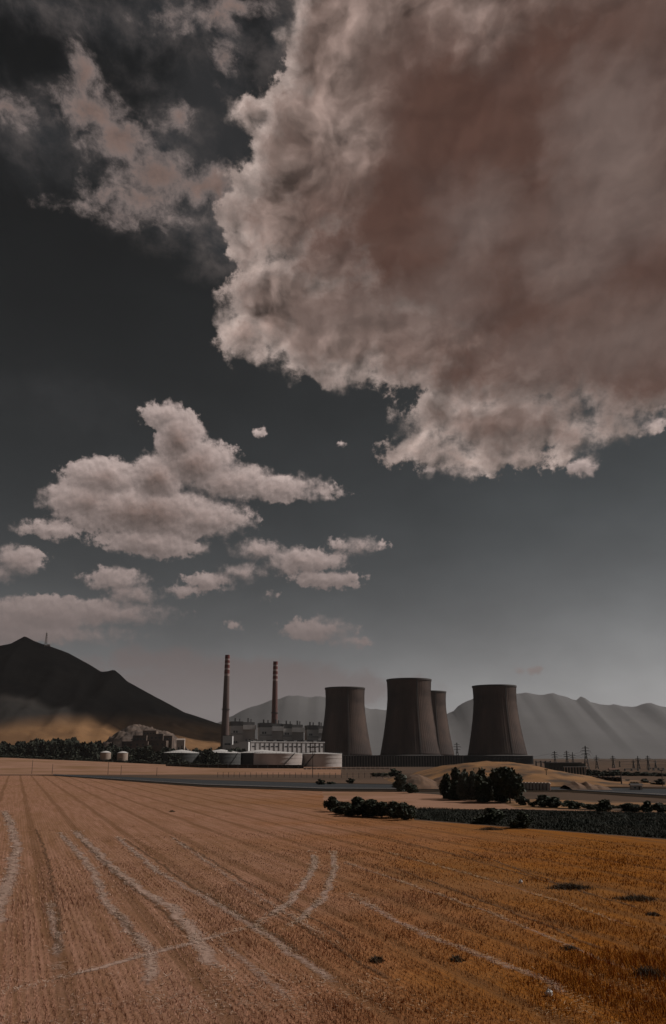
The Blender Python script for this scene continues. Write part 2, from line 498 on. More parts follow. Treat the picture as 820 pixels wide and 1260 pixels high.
M = {
    'plain': mat('plain_soil', (.095, .066, .050), (.12, .080, .058), .02, c3=(.055, .044, .036), scale3=.006, spec=0.0),
    'pale_soil': mat('pale_soil', (.30, .175, .122), (.235, .132, .086), .08, c3=(.20, .115, .065), scale3=.02, spec=0.0),
    'asphalt': mat('asphalt', (.030, .032, .035), (.044, .046, .048), .4, rough=.9, spec=.08),
    'verge': mat('dark_verge', (.020, .016, .013), (.042, .030, .021), .25, spec=0.0),
    'concrete_dark': mat('weathered_concrete', (.055, .037, .030), (.108, .070, .055), .035, detail=8, stretch=(1, 1, .12), c3=(.044, .031, .027), scale3=.022, bump=.2, bscale=.4),
    'rim': mat('stained_rim', (.045, .038, .035), (.07, .06, .055), .1),
    'radiator': mat('dark_radiator', (.011, .011, .012), (.02, .02, .02), .3, rough=.7),
    'annulus': mat('grey_annulus', (.10, .095, .09), (.14, .13, .125), .05),
    'red_band': mat('faded_red_paint', (.10, .026, .022), (.13, .036, .03), .2),
    'white_band': mat('dirty_white_paint', (.30, .225, .205), (.24, .175, .16), .3),
    'chim_grey': mat('chimney_concrete', (.085, .058, .052), (.12, .08, .07), .08, stretch=(1, 1, .2)),
    'chim_red': mat('chimney_brown', (.10, .048, .042), (.13, .062, .055), .08, stretch=(1, 1, .2)),
    'steel': mat('grey_cladding', (.46, .45, .44), (.54, .525, .51), .12, stretch=(1, 1, .3)),
    'steel_dark': mat('dark_cladding', (.085, .085, .085), (.115, .112, .11), .12),
    'light_panel': mat('light_panel', (.74, .70, .68), (.64, .61, .59), .15),
    'white_wall': mat('white_cladding', (.62, .58, .57), (.50, .47, .455), .12, stretch=(1, 1, .4)),
    'window': mat('window_glass', (.03, .034, .038), (.05, .052, .055), .2, rough=.25, spec=.5),
    'tank_white': mat('white_tank_paint', (.44, .405, .395), (.37, .335, .32), .06, stretch=(1, 1, .25), c3=(.31, .265, .24), scale3=.05),
    'tank_dark': mat('dark_tank_paint', (.040, .041, .041), (.062, .062, .06), .08, stretch=(1, 1, .3)),
    'tank_roof': mat('pale_tank_roof', (.50, .475, .46), (.42, .40, .385), .1),
    'metal': mat('galvanised_steel', (.05, .048, .046), (.075, .07, .068), .5, rough=.6),
    'wood': mat('weathered_wood', (.075, .052, .04), (.05, .036, .028), 2., stretch=(1, 1, .1)),
    'brick': mat('brown_brick', (.14, .072, .05), (.10, .052, .038), .8),
    'plaster': mat('pale_plaster', (.42, .34, .29), (.34, .27, .23), .5),
    'concrete': mat('wall_concrete', (.30, .235, .195), (.24, .185, .15), .2),
    'green_wall': mat('dull_green_wall', (.055, .062, .058), (.075, .08, .075), .3),
    'bark': mat('bark', (.06, .045, .035), (.035, .028, .022), 3., stretch=(1, 1, .2)),
    'leaf': mat('dark_leaves', (.022, .027, .014), (.040, .046, .024), .5, rough=.7, island=.45),
    'leaf_grey': mat('grey_green_leaves', (.060, .066, .048), (.085, .09, .068), .5, rough=.7, island=.4),
    'leaf_far': mat('far_dark_leaves', (.020, .023, .015), (.034, .037, .022), .1, rough=.8, island=.4),
    'weed': mat('dark_weed', (.05, .034, .02), (.10, .066, .036), 1., island=.4),
    'crop': mat('dark_green_crop', (.013, .017, .012), (.026, .028, .018), .15, island=.35, c3=(.028, .027, .018), scale3=.09),
    'bag': mat('white_plastic', (.62, .6, .58), (.5, .48, .46), 3., rough=.4),
    'mound': mat('golden_dry_mound', (.25, .125, .045), (.17, .083, .032), .12, c3=(.055, .033, .019), scale3=.11, bump=.3, bscale=.6),
    'dirt': mat('bare_dirt', (.17, .098, .058), (.095, .055, .036), .25, c3=(.075, .048, .032), scale3=.14, bump=.4, bscale=.4),
    'far_rock': mat('far_mountain_rock', (.100, .097, .098), (.086, .084, .084), .0016, detail=9, c3=(.112, .109, .108), scale3=.0007),
    'outcrop': mat('outcrop_rock', (.095, .066, .052), (.035, .027, .023), .08, detail=8, stretch=(.4, .4, 2.5), c3=(.14, .10, .078), scale3=.03),
}

def field_mat():
    m = bpy.data.materials.new('stubble_soil'); m.use_nodes = True
    nt = m.node_tree; b = nt.nodes['Principled BSDF']; b.inputs['Roughness'].default_value = .95
    b.inputs['Specular IOR Level'].default_value = .0
    L = nt.links.new
    tcn = nt.nodes.new('ShaderNodeTexCoord')
    mp = nt.nodes.new('ShaderNodeMapping'); mp.inputs['Rotation'].default_value = (0, 0, R(-19.0))
    L(tcn.outputs['Object'], mp.inputs[0])
    def nz(src, scale, det=5., rough=.6, st=None):
        n = nt.nodes.new('ShaderNodeTexNoise'); n.inputs['Scale'].default_value = scale; n.inputs['Detail'].default_value = det; n.inputs['Roughness'].default_value = rough
        if st:
            q = nt.nodes.new('ShaderNodeMapping'); q.inputs['Scale'].default_value = st
            L(src, q.inputs[0]); src = q.outputs[0]
        L(src, n.inputs['Vector']); return n.outputs[0]
    def rng_(s, a, c):
        n = nt.nodes.new('ShaderNodeMapRange'); n.interpolation_type = 'SMOOTHSTEP'; n.inputs[1].default_value = a; n.inputs[2].default_value = c
        L(s, n.inputs[0]); return n.outputs[0]
    def math_(op, a, c):
        n = nt.nodes.new('ShaderNodeMath'); n.operation = op
        for i, v in enumerate((a, c)):
            if hasattr(v, 'is_output'): L(v, n.inputs[i])
            else: n.inputs[i].default_value = v
        return n.outputs[0]
    def mx(f, a, c, bl='MIX'):
        n = nt.nodes.new('ShaderNodeMix'); n.data_type = 'RGBA'; n.blend_type = bl
        ins = [i for i in n.inputs if i.type == 'RGBA']
        if hasattr(f, 'is_output'): L(f, n.inputs[0])
        else: n.inputs[0].default_value = f
        for s_, v in zip(ins, (a, c)):
            if hasattr(v, 'is_output'): L(v, s_)
            else: s_.default_value = (*v, 1)
        return [o for o in n.outputs if o.type == 'RGBA'][0]
    sx = nt.nodes.new('ShaderNodeSeparateXYZ'); L(mp.outputs[0], sx.inputs[0])     # x across the rows, y along them
    # haze tint painted into the straw colour: pale pink left, golden right
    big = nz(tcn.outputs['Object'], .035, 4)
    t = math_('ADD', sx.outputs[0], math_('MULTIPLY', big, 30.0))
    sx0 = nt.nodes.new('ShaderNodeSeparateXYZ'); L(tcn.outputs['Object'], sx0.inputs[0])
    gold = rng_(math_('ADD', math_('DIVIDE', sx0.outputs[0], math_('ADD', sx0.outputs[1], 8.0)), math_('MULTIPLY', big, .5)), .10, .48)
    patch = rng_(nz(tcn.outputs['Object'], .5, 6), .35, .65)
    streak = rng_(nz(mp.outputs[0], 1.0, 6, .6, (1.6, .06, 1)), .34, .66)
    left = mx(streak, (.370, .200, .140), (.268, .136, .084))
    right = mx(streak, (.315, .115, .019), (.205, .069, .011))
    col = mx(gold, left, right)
    col = mx(math_('MULTIPLY', patch, .28), col, (.155, .085, .042))
    far = rng_(nz(mp.outputs[0], 1.0, 5, .6, (.03, .012, 1)), .4, .62)
    col = mx(math_('MULTIPLY', far, .35), col, (.20, .11, .05))
    # drilled rows
    wv = nt.nodes.new('ShaderNodeTexWave'); wv.wave_type = 'BANDS'; wv.bands_direction = 'X'
    wv.inputs['Scale'].default_value = 1.0; wv.inputs['Distortion'].default_value = 1.6; wv.inputs['Detail'].default_value = 3
    wv.inputs['Detail Scale'].default_value = .8
    L(mp.outputs[0], wv.inputs['Vector'])
    col = mx(math_('MULTIPLY', rng_(wv.outputs['Fac'], .2, .9), .30), col, (.13, .07, .034))
    # combine passes
    w2 = nt.nodes.new('ShaderNodeTexWave'); w2.wave_type = 'BANDS'; w2.bands_direction = 'X'; w2.wave_profile = 'SIN'
    w2.inputs['Scale'].default_value = .058; w2.inputs['Distortion'].default_value = .5; w2.inputs['Detail'].default_value = 2; w2.inputs['Detail Scale'].default_value = .4
    L(mp.outputs[0], w2.inputs['Vector'])
    col = mx(math_('MULTIPLY', rng_(w2.outputs['Fac'], .86, 1.0), .5), col, (.12, .062, .03))
    L(col, b.inputs['Base Color'])
    bp = nt.nodes.new('ShaderNodeBump'); bp.inputs['Strength'].default_value = .8; bp.inputs['Distance'].default_value = .12
    L(nz(tcn.outputs['Object'], 5., 6), bp.inputs['Height']); L(bp.outputs[0], b.inputs['Normal'])
    return m
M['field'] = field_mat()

def blade_mat(name, ca, cb, ga, gb):
    """straw: left half paled by a painted-in haze tint, golden on the right, a random tone per stalk"""
    m = bpy.data.materials.new(name); m.use_nodes = True
    nt = m.node_tree; b = nt.nodes['Principled BSDF']; b.inputs['Roughness'].default_value = .9; b.inputs['Specular IOR Level'].default_value = .0
    L = nt.links.new
    g = nt.nodes.new('ShaderNodeNewGeometry')
    tcn = nt.nodes.new('ShaderNodeTexCoord')
    s = nt.nodes.new('ShaderNodeSeparateXYZ'); L(tcn.outputs['Object'], s.inputs[0])
    n = nt.nodes.new('ShaderNodeTexNoise'); n.inputs['Scale'].default_value = .035; n.inputs['Detail'].default_value = 4; L(tcn.outputs['Object'], n.inputs['Vector'])
    def math_(op, a, c):
        q = nt.nodes.new('ShaderNodeMath'); q.operation = op
        for i, v in enumerate((a, c)):
            if hasattr(v, 'is_output'): L(v, q.inputs[i])
            else: q.inputs[i].default_value = v
        return q.outputs[0]
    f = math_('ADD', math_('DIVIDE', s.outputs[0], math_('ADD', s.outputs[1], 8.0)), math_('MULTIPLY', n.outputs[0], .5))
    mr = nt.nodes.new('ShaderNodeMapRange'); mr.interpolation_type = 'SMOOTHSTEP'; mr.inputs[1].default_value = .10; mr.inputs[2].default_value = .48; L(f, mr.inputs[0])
    def mx(f, a, c):
        q = nt.nodes.new('ShaderNodeMix'); q.data_type = 'RGBA'
        ins = [i for i in q.inputs if i.type == 'RGBA']
        L(f, q.inputs[0])
        for s_, v in zip(ins, (a, c)):
            if hasattr(v, 'is_output'): L(v, s_)
            else: s_.default_value = (*v, 1)
        return [o for o in q.outputs if o.type == 'RGBA'][0]
    rnd = g.outputs['Random Per Island']
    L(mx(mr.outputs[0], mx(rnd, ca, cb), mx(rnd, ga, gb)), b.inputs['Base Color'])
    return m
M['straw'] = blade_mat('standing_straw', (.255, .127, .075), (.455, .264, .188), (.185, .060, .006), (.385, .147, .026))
M['chaff'] = blade_mat('pale_chaff', (.30, .20, .145), (.46, .345, .28), (.28, .165, .08), (.44, .30, .18))

def hill_mat():
    m = bpy.data.materials.new('shaded_hill_rock'); m.use_nodes = True
    nt = m.node_tree; b = nt.nodes['Principled BSDF']; b.inputs['Roughness'].default_value = .95; b.inputs['Specular IOR Level'].default_value = .1
    L = nt.links.new
    tcn = nt.nodes.new('ShaderNodeTexCoord'); s = nt.nodes.new('ShaderNodeSeparateXYZ'); L(tcn.outputs['Object'], s.inputs[0])
    def nz(sc_, det=6):
        n = nt.nodes.new('ShaderNodeTexNoise'); n.inputs['Scale'].default_value = sc_; n.inputs['Detail'].default_value = det; n.inputs['Roughness'].default_value = .6
        L(tcn.outputs['Object'], n.inputs['Vector']); return n.outputs[0]
    def math_(op, a, c):
        q = nt.nodes.new('ShaderNodeMath'); q.operation = op
        for i, v in enumerate((a, c)):
            if hasattr(v, 'is_output'): L(v, q.inputs[i])
            else: q.inputs[i].default_value = v
        return q.outputs[0]
    def mr(v, a, c, d=0., e=1.):
        q = nt.nodes.new('ShaderNodeMapRange'); q.interpolation_type = 'SMOOTHSTEP'
        for i, w in enumerate((a, c, d, e)): q.inputs[1 + i].default_value = w
        L(v, q.inputs[0]); return q.outputs[0]
    def mx(f, a, c):
        q = nt.nodes.new('ShaderNodeMix'); q.data_type = 'RGBA'
        ins = [i for i in q.inputs if i.type == 'RGBA']; L(f, q.inputs[0])
        for s_, v in zip(ins, (a, c)):
            if hasattr(v, 'is_output'): L(v, s_)
            else: s_.default_value = (*v, 1)
        return [o for o in q.outputs if o.type == 'RGBA'][0]
    shaded_rock = mx(mr(nz(.008), .35, .65), (.018, .017, .016), (.030, .026, .023))  # cloud shadow painted into the rock colour of the upper slopes
    sunlit_sand = mx(mr(nz(.012), .35, .65), (.13, .070, .034), (.23, .125, .058))
    lim = mr(s.outputs[0], -800., -420., 22., 84.)            # edge of the painted shade: the sunlit sandy foot climbs towards the right
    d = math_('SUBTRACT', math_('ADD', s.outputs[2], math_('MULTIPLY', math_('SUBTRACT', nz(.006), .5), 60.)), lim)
    L(mx(mr(d, -22., 26.), sunlit_sand, shaded_rock), b.inputs['Base Color'])
    return m
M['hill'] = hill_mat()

# ------------------------------------------------------------------ ground, fields, roads
def grid_obj(name, X, Y, Z, m, kind='structure', smooth=True):
    ny, nx = X.shape
    vs = np.stack([X, Y, Z], -1).reshape(-1, 3)
    idx = np.arange(nx * ny).reshape(ny, nx)
    q = np.stack([idx[:-1, :-1], idx[:-1, 1:], idx[1:, 1:], idx[1:, :-1]], -1).reshape(-1, 4)
    me = bpy.data.meshes.new(name); me.from_pydata(vs.tolist(), [], q.tolist())
    me.polygons.foreach_set('use_smooth', [smooth] * len(me.polygons))
    me.materials.append(m)
    o = bpy.data.objects.new(name, me); C.objects.link(o); o['kind'] = kind
    return o

def sheet(name, pix, z, m, wob=0.0, sub=14):
    """a flat sheet on the plain with a slightly ragged outline"""
    pts = [gnd(*p) for p in pix]
    out_ = []
    for i, a in enumerate(pts):
        b = pts[(i + 1) % len(pts)]
        d = (b - a); nrm = Vector((-d.y, d.x, 0)).normalized()
        for k in range(sub):
            t = k / sub
            w = wob * (random.random() - .5) if k else 0
            p = a + d * t + nrm * w
            out_.append((p.x, p.y, z))
    me = bpy.data.meshes.new(name)
    bm = bmesh.new(); f = bm.faces.new([bm.verts.new(p) for p in out_])
    bmesh.ops.triangulate(bm, faces=[f]); bm.normal_update()
    for f in bm.faces:
        if f.normal.z < 0: f.normal_flip()
    bm.to_mesh(me); bm.free(); me.materials.append(m)
    o = bpy.data.objects.new(name, me); C.objects.link(o); o['kind'] = 'structure'
    return o

g = MB().add([(-13800, -2900, 0), (13800, -2900, 0), (13800, 14000, 0), (-13800, 14000, 0)], [(0, 1, 2, 3)])
o = g.build('ground', M['plain']); o['kind'] = 'structure'

# stubble field: from behind the camera to the road
fx = [gnd(-900, 958), gnd(65, 954), gnd(250, 967.5), gnd(400, 973), gnd(490, 974), gnd(510, 1009), gnd(600, 1016), gnd(820, 1033), gnd(1300, 1070), gnd(2600, 1120)]
me = bpy.data.meshes.new('stubble_field'); bm = bmesh.new()
vv = [bm.verts.new((p.x, p.y, .004)) for p in fx] + [bm.verts.new((260, -60, .004)), bm.verts.new((-500, -60, .004))]
f = bm.faces.new(vv); bm.normal_update()
if f.normal.z < 0: f.normal_flip()
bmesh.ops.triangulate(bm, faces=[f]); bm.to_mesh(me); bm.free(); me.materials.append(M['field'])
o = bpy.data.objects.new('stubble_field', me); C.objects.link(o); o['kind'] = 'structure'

sheet('pale_strip', [(395, 974), (490, 974), (640, 986), (820, 992), (1000, 1000), (1000, 1012), (820, 1001), (640, 996), (510, 997), (400, 985)], .012, M['pale_soil'], 1.0)
sheet('golden_strip', [(600, 982), (820, 988), (1000, 996), (1000, 1010), (820, 999), (640, 995)], .02, M['mound'], 1.0)
# asphalt road on a low dark verge
sheet('road_verge', [(-200, 948.5), (65, 952.5), (250, 959.6), (400, 963.5), (560, 966), (700, 967), (820, 969), (1100, 976), (1100, 996), (820, 983), (700, 975), (560, 974.2), (490, 974.6), (400, 974), (250, 968.6), (65, 954.6), (-200, 950)], .03, M['verge'], .8)
rd_top = [(66, 952.9), (250, 960.2), (400, 964.5), (560, 967.2), (700, 969.5), (820, 971.5), (1100, 979)]
rd_bot = [(66, 953.9), (250, 966.2), (400, 971.2), (560, 971.8), (700, 972.5), (820, 979.5), (1100, 990)]
rb = MB()
for zz in (.035, .16):
    rb.v += [(p.x, p.y, zz) for p in (gnd(*q) for q in rd_top)] + [(p.x, p.y, zz) for p in (gnd(*q) for q in rd_bot)]
n = len(rd_top)
for i in range(n - 1):
    rb.f += [(2 * n + i, 3 * n + i, 3 * n + i + 1, 2 * n + i + 1), (n + i, n + i + 1, 3 * n + i + 1, 3 * n + i), (i, 2 * n + i, 2 * n + i + 1, i + 1)]
o = rb.build('road', M['asphalt']); o['kind'] = 'structure'
rb2 = MB()
for i in range(n - 1):                      # worn edge line along the road
    for a, b_ in ((i, i + 1),):
        p0, p1 = gnd(*rd_bot[a]), gnd(*rd_bot[b_]); q0, q1 = gnd(*rd_top[a]), gnd(*rd_top[b_])
        for t0 in (.12,):
            e0 = p0.lerp(q0, t0); e1 = p1.lerp(q1, t0); f0 = p0.lerp(q0, t0 + .02); f1 = p1.lerp(q1, t0 + .02)
            rb2.add([(v.x, v.y, .166) for v in (e0, e1, f1, f0)], [(0, 1, 2, 3)])
o = rb2.build('road_marking', M['plaster']); o['kind'] = 'structure'

# rising pale field on the left, below the belt of trees
LF_NEAR, LF_FAR = 500.0, 900.0
def lf_far_z(px): return hgt(float(np.interp(px, [-700, 0, 120, 260, 420], [928, 932, 937, 943.5, 943.4])), LF_FAR)
pxs = np.linspace(-700, 420, 40); ts = np.linspace(0, 1, 16)
X = np.zeros((16, 40)); Y = X.copy(); Z = X.copy()
for j, t in enumerate(ts):
    for i, p in enumerate(pxs):
        D = LF_NEAR + (LF_FAR - LF_NEAR) * t
        X[j, i] = at(p, HZ, D).x; Y[j, i] = D
        zf = max(lf_far_z(p), .05)
        Z[j, i] = .05 + zf * (t * t * (3 - 2 * t)) + .25 * (fbm(np.array([i * .3]), np.array([j * .4]))[0] - .5) * t
grid_obj('rising_field', X, Y, Z, M['pale_soil'])
X2 = np.stack([X[-1], X[-1] * 1.9]); Y2 = np.stack([Y[-1], Y[-1] * 1.9]); Z2 = np.stack([Z[-1], Z[-1] * .0 + .02])
X3 = np.linspace(0, 1, 10)[:, None]
grid_obj('rising_field_back', X2[0] + (X2[1] - X2[0]) * X3, Y2[0] + (Y2[1] - Y2[0]) * X3, Z2[0] * (1 - X3) - .004, M['plain'])

# ------------------------------------------------------------------ hills and mountains
def ridge(name, pts, D, depth, m, nx, ny, amp, seed, crest_noise, pw=1.15, freq=6.0):
    px = np.linspace(pts[0][0], pts[-1][0], nx)
    py = np.interp(px, [p[0] for p in pts], [p[1] for p in pts])
    k = D / (FPX * math.cos(TILT))
    xs = np.array([at(a, HZ, D).x for a in px])
    zc = np.array([at(a, b, D).z for a, b in zip(px, py)])
    zc = zc + crest_noise * (fbm(xs * freq / 900. + seed, xs * 0 + seed, 5, .6) - .5)
    zc = np.maximum(zc, 0)
    t = np.linspace(-1, 1, ny)
    T, XX = np.meshgrid(t, xs, indexing='ij')
    ZC = np.broadcast_to(zc, T.shape)
    a = 1 - np.abs(T)
    fold = fbm(XX / depth * freq + seed, T * 1.3 * freq * .35 + seed * 2, 6, .55, ridged=True) - .6
    Z = ZC * a ** pw + amp * fold * np.minimum(1, 4 * np.abs(T)) * np.minimum(1, a * 3) * np.minimum(1, ZC / (zc.max() * .35))
    YY = D + T * depth + depth * .10 * (fbm(XX / depth * 2 + 5, XX * 0 + seed) - .5) * a
    Z = np.maximum(Z, -.5) - .6 * (a < .001)
    return grid_obj(name, XX * (YY / D * .5 + .5), YY, Z, m)

HILL = [(-420, 905), (-300, 868), (-200, 838), (-120, 822), (-60, 806), (-20, 794), (0, 790), (17, 781), (24, 784), (30, 787), (48, 793), (75, 803), (100, 816), (118, 826), (126, 825), (134, 823), (142, 829), (152, 838), (190, 858), (225, 876), (262, 888), (285, 896), (320, 912), (350, 928), (370, 936)]
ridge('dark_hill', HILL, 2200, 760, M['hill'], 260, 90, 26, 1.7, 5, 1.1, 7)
MTN = [(-900, 880), (-500, 850), (-200, 880), (100, 905), (258, 892), (272, 885), (300, 873), (330, 862), (352, 854), (362, 855), (375, 859), (388, 857), (405, 859), (430, 866), (452, 870), (475, 872), (500, 876), (525, 878), (545, 880), (553, 877), (572, 866), (585, 858), (598, 853), (620, 851), (640, 852), (650, 850), (668, 853), (690, 852), (704, 857), (715, 861), (722, 857), (732, 862), (742, 865), (780, 868), (806, 866), (820, 869), (900, 860), (1100, 850), (1500, 880)]
ridge('far_mountains', MTN, 9000, 2600, M['far_rock'], 420, 90, 9, 4.1, 60, 1.0, 9)
# golden mound in front of the right cooling tower
def mound(name, pts, D, depth, m, nx, ny, amp, seed, pw=.8):
    px = np.linspace(pts[0][0], pts[-1][0], nx)
    py = np.interp(px, [p[0] for p in pts], [p[1] for p in pts])
    zc = np.maximum([hgt(b, D) for b in py], 0); xs = np.array([at(a, HZ, D).x for a in px])
    t = np.linspace(-1, 1, ny); T, XX = np.meshgrid(t, xs, indexing='ij'); a = 1 - np.abs(T)
    nz_ = fbm(XX / 9. + seed, T * depth / 9. + seed, 6, .6) - .5
    Z = zc * np.sin(a * math.pi / 2) ** pw + amp * nz_ * np.minimum(1, a * 4) * np.minimum(1, zc / 1.5) - .25 * (a < .001) - .05
    return grid_obj(name, XX, D + T * depth, Z, m)
mound('golden_mound', [(478, 962), (500, 956), (520, 950), (545, 943), (572, 938.5), (600, 937), (625, 938), (650, 941), (680, 948), (712, 954), (745, 958), (790, 961)], 360, 62, M['mound'], 120, 40, 1.2, 2.2)
mound('dirt_heap', [(486, 966), (494, 959), (504, 954), (516, 952.5), (524, 955), (532, 960), (540, 955), (552, 951.5), (562, 952), (575, 957), (592, 965)], 285, 16, M['dirt'], 110, 34, 2.6, 8.1)
mound('dirt_heap', [(694, 967), (701, 965.2), (705, 963), (709, 964.5), (712, 965.6), (717, 962.6), (721, 964.8), (726, 966), (731, 964.4), (742, 967.5)], 270, 8, M['dirt'], 110, 34, 1.8, 9.3)
mound('rocky_outcrop', [(128, 925), (136, 913), (146, 904), (156, 895), (166, 893), (180, 896), (196, 900), (208, 903), (216, 911), (226, 922)], 1350, 95, M['outcrop'], 80, 50, 16, 5.5, .45)

# unseen cumulus mesh added between sun and hill to shade the upper slopes
def cloud_mesh(name, centre, sx, sy, sz, seed):
    r = np.random.default_rng(seed)
    bm = bmesh.new()
    for i in range(42):
        u, v = -.84 + 1.68 * (i % 6) / 5 + r.uniform(-.08, .08), -.86 + 1.72 * (i // 6) / 6 + r.uniform(-.06, .06)
        rad = r.uniform(.25, .33)
        m_ = Matrix.Translation((u * sx, v * sy, r.uniform(-.1, .3) * sz)) @ Matrix.Diagonal((rad * sx, rad * sy, sz * r.uniform(.6, 1.1), 1))
        bmesh.ops.create_icosphere(bm, subdivisions=4, radius=1, matrix=m_)
    co = np.array([v.co[:] for v in bm.verts]); nn = np.array([v.normal[:] for v in bm.verts])
    d = (fbm(co[:, 0] / 130 + co[:, 2] / 170, co[:, 1] / 130 - co[:, 2] / 190, 5, .6) - .5) * 90
    for v, k_, n_ in zip(bm.verts, d, nn): v.co += Vector(n_) * k_
    me = bpy.data.meshes.new(name); bm.to_mesh(me); bm.free()
    me.polygons.foreach_set('use_smooth', [True] * len(me.polygons))
    me.materials.append(mat('shade_cloud_white', (.8, .8, .8), (.75, .75, .75), .01, rough=1.0, spec=0.0))
    o = bpy.data.objects.new(name, me); o.location = centre; C.objects.link(o); o['kind'] = 'structure'
    return o
CZ = 4000.0; SHX = math.tan(R(90 - SUN_EL))
cloud_mesh('shade_cloud', (-1130 + (CZ - 150) * SHX * math.sin(R(SUN_AZ)), 2655 + (CZ - 150) * SHX * math.cos(R(SUN_AZ)), CZ), 980, 860, 150, 4).rotation_euler = (0, 0, R(9))

# ------------------------------------------------------------------ haze
hz = MB().box((0, 5600, 369), (27900, 17400, 740)).build('haze', bpy.data.materials.new('haze_air'))
hz['kind'] = 'stuff'
hm = hz.data.materials[0]; hm.use_nodes = True; hm.node_tree.nodes.clear()
pv = hm.node_tree.nodes.new('ShaderNodeVolumePrincipled'); ho = hm.node_tree.nodes.new('ShaderNodeOutputMaterial')
pv.inputs['Color'].default_value = (.80, .80, .82, 1); pv.inputs['Density'].default_value = 1.7e-5; pv.inputs['Anisotropy'].default_value = .0
hm.node_tree.links.new(pv.outputs[0], ho.inputs['Volume'])

# ------------------------------------------------------------------ cooling towers
def cooling_tower(px, D, zscale, label, stripe_px, skirt_label=None):
    loc = at(px, HZ, D); loc.z = 0
    t = empty('cooling_tower', loc, label, 'cooling tower', 'cooling towers of the power station')
    z0, z1 = 12.0, 117.0 * zscale
    H = z1 - z0
    prof = []
    for i in range(33):
        s = i / 32
        r = 31.0 + 11.8 * max(0, (1 - s / .80)) ** 1.45 + (.9 * ((s - .8) / .2) ** 1.5 if s > .8 else 0)
        prof.append((r, z0 + H * s))
    inner = [(r - .9, z) for r, z in reversed(prof)]
    MB().lathe(prof + inner, 96, closed=True).build('shell', M['concrete_dark'], t, smooth=True)
    rt = prof[-1][0]
    MB().lathe([(rt - .2, z1 - 1.9), (rt + .8, z1 - 1.9), (rt + .8, z1 + .4), (rt - 1.3, z1 + .4), (rt - 1.3, z1 + .1), (rt - .2, z1 + .05)], 96, closed=True).build('rim', M['rim'], t)
    # formwork ribs on the outside
    rb_ = MB()
    for k in range(72):
        a = 2 * math.pi * k / 72
        for (r0, za), (r1, zb) in zip(prof[:-3:4], prof[4::4]):
            rb_.beam(((r0 + .05) * math.cos(a), (r0 + .05) * math.sin(a), za), ((r1 + .05) * math.cos(a), (r1 + .05) * math.sin(a), zb), .22)
    rb_.build('formwork_ribs', M['concrete_dark'], t)
    # ladder seam
    off = (stripe_px - px) * D / (FPX * math.cos(TILT))
    ld = MB()
    a0 = -math.acos(max(-1, min(1, off / 34.)))
    for (r0, za), (r1, zb) in zip(prof[:-1:2], prof[2::2]):
        for da in (-.018, .018):
            ld.beam(((r0 + .45) * math.cos(a0 + da), (r0 + .45) * math.sin(a0 + da), za), ((r1 + .45) * math.cos(a0 + da), (r1 + .45) * math.sin(a0 + da), zb), .4)
    for j in range(60):
        z = z0 + H * (j + .5) / 60; r = np.interp(z, [p[1] for p in prof], [p[0] for p in prof]) + .45
        ld.beam((r * math.cos(a0 - .018), r * math.sin(a0 - .018), z), (r * math.cos(a0 + .018), r * math.sin(a0 + .018), z), .25)
    ld.build('ladder', M['rim'], t)
    # ring of dry-cooling radiators round the base
    rs, n = 50.0, 150
    sk = MB(); vs = []
    for zz in (0.0, 11.3):
        for k in range(2 * n):
            a = math.pi * k / n; r = rs + (.55 if k % 2 else -.55)
            vs.append((r * math.cos(a), r * math.sin(a), zz))
    sk.add(vs, [(k, (k + 1) % (2 * n), 2 * n + (k + 1) % (2 * n), 2 * n + k) for k in range(2 * n)])
    sk.build('radiator_ring', M['radiator'], t)
    MB().lathe([(prof[0][0] + .1, 12.3), (rs + 1.0, 11.7), (rs + 1.0, 11.2), (prof[0][0] - .6, 11.6)], 96, closed=True).build('ring_roof', M['annulus'], t)
    return t
cooling_tower(425, 1460, 1.0, 'leftmost cooling tower, standing behind the white tanks and left of the tallest tower', 428)
cooling_tower(505.5, 1300, 1.0, 'tallest and nearest cooling tower, second from the left, with a lit right flank', 513)
cooling_tower(528, 1545, 1.0, 'cooling tower half hidden behind the tallest tower', 536)
cooling_tower(612.5, 1335, .945, 'cooling tower standing alone at the right above the golden mound', 622)

# ------------------------------------------------------------------ chimneys
def chimney(px, top_py, D, r_top, r_bot, shaft, bands, ring_py, label):
    loc = at(px, HZ, D); loc.z = 0
    t = empty('chimney', loc, label, 'chimney', 'striped chimneys of the power station')
    zt = hgt(top_py, D)
    zs = [hgt(b, D) for b in bands]          # alternating from the top, first band red
    rad = lambda z: r_bot + (r_top - r_bot) * (z / zt) ** .8
    lo = zs[-1]
    prof = [(rad(lo * i / 14), lo * i / 14) for i in range(15)]
    MB().lathe(prof, 32).build('shaft', shaft, t, smooth=True)
    for i, (a, b_) in enumerate(zip(zs[:-1], zs[1:])):
        red = i % 2 == 0
        k = .10 if red else .0
        MB().lathe([(rad(b_) + k, b_), (rad(a) + k, a)] + ([] if i else [(rad(a) - .7, a), (rad(a) - .7, a - 6)]), 32).build('red_band' if red else 'white_band', M['red_band' if red else 'white_band'], t, smooth=False)
    for rp in ring_py:
        z = hgt(rp, D); r = rad(z)
        gm = MB().lathe([(r - .1, z), (r + 1.3, z), (r + 1.3, z + 1.3), (r + 1.15, z + 1.3), (r + 1.15, z + .25), (r - .1, z + .25)], 32, closed=True)
        gm.build('gallery', M['rim'], t)
    return t
chimney(276.2, 806, 1450, 3.7, 7.6, M['chim_grey'], [806, 810.4, 812.6, 815.8, 818.2, 822, 824.4, 829, 832], [873.3], 'taller striped chimney at the left, beside the first boiler house')
chimney(337.2, 814, 1570, 3.9, 6.6, M['chim_red'], [814, 818, 820, 823.4, 826, 829.6, 832, 835.4, 838], [877.5], 'shorter striped chimney rising behind the boiler houses')

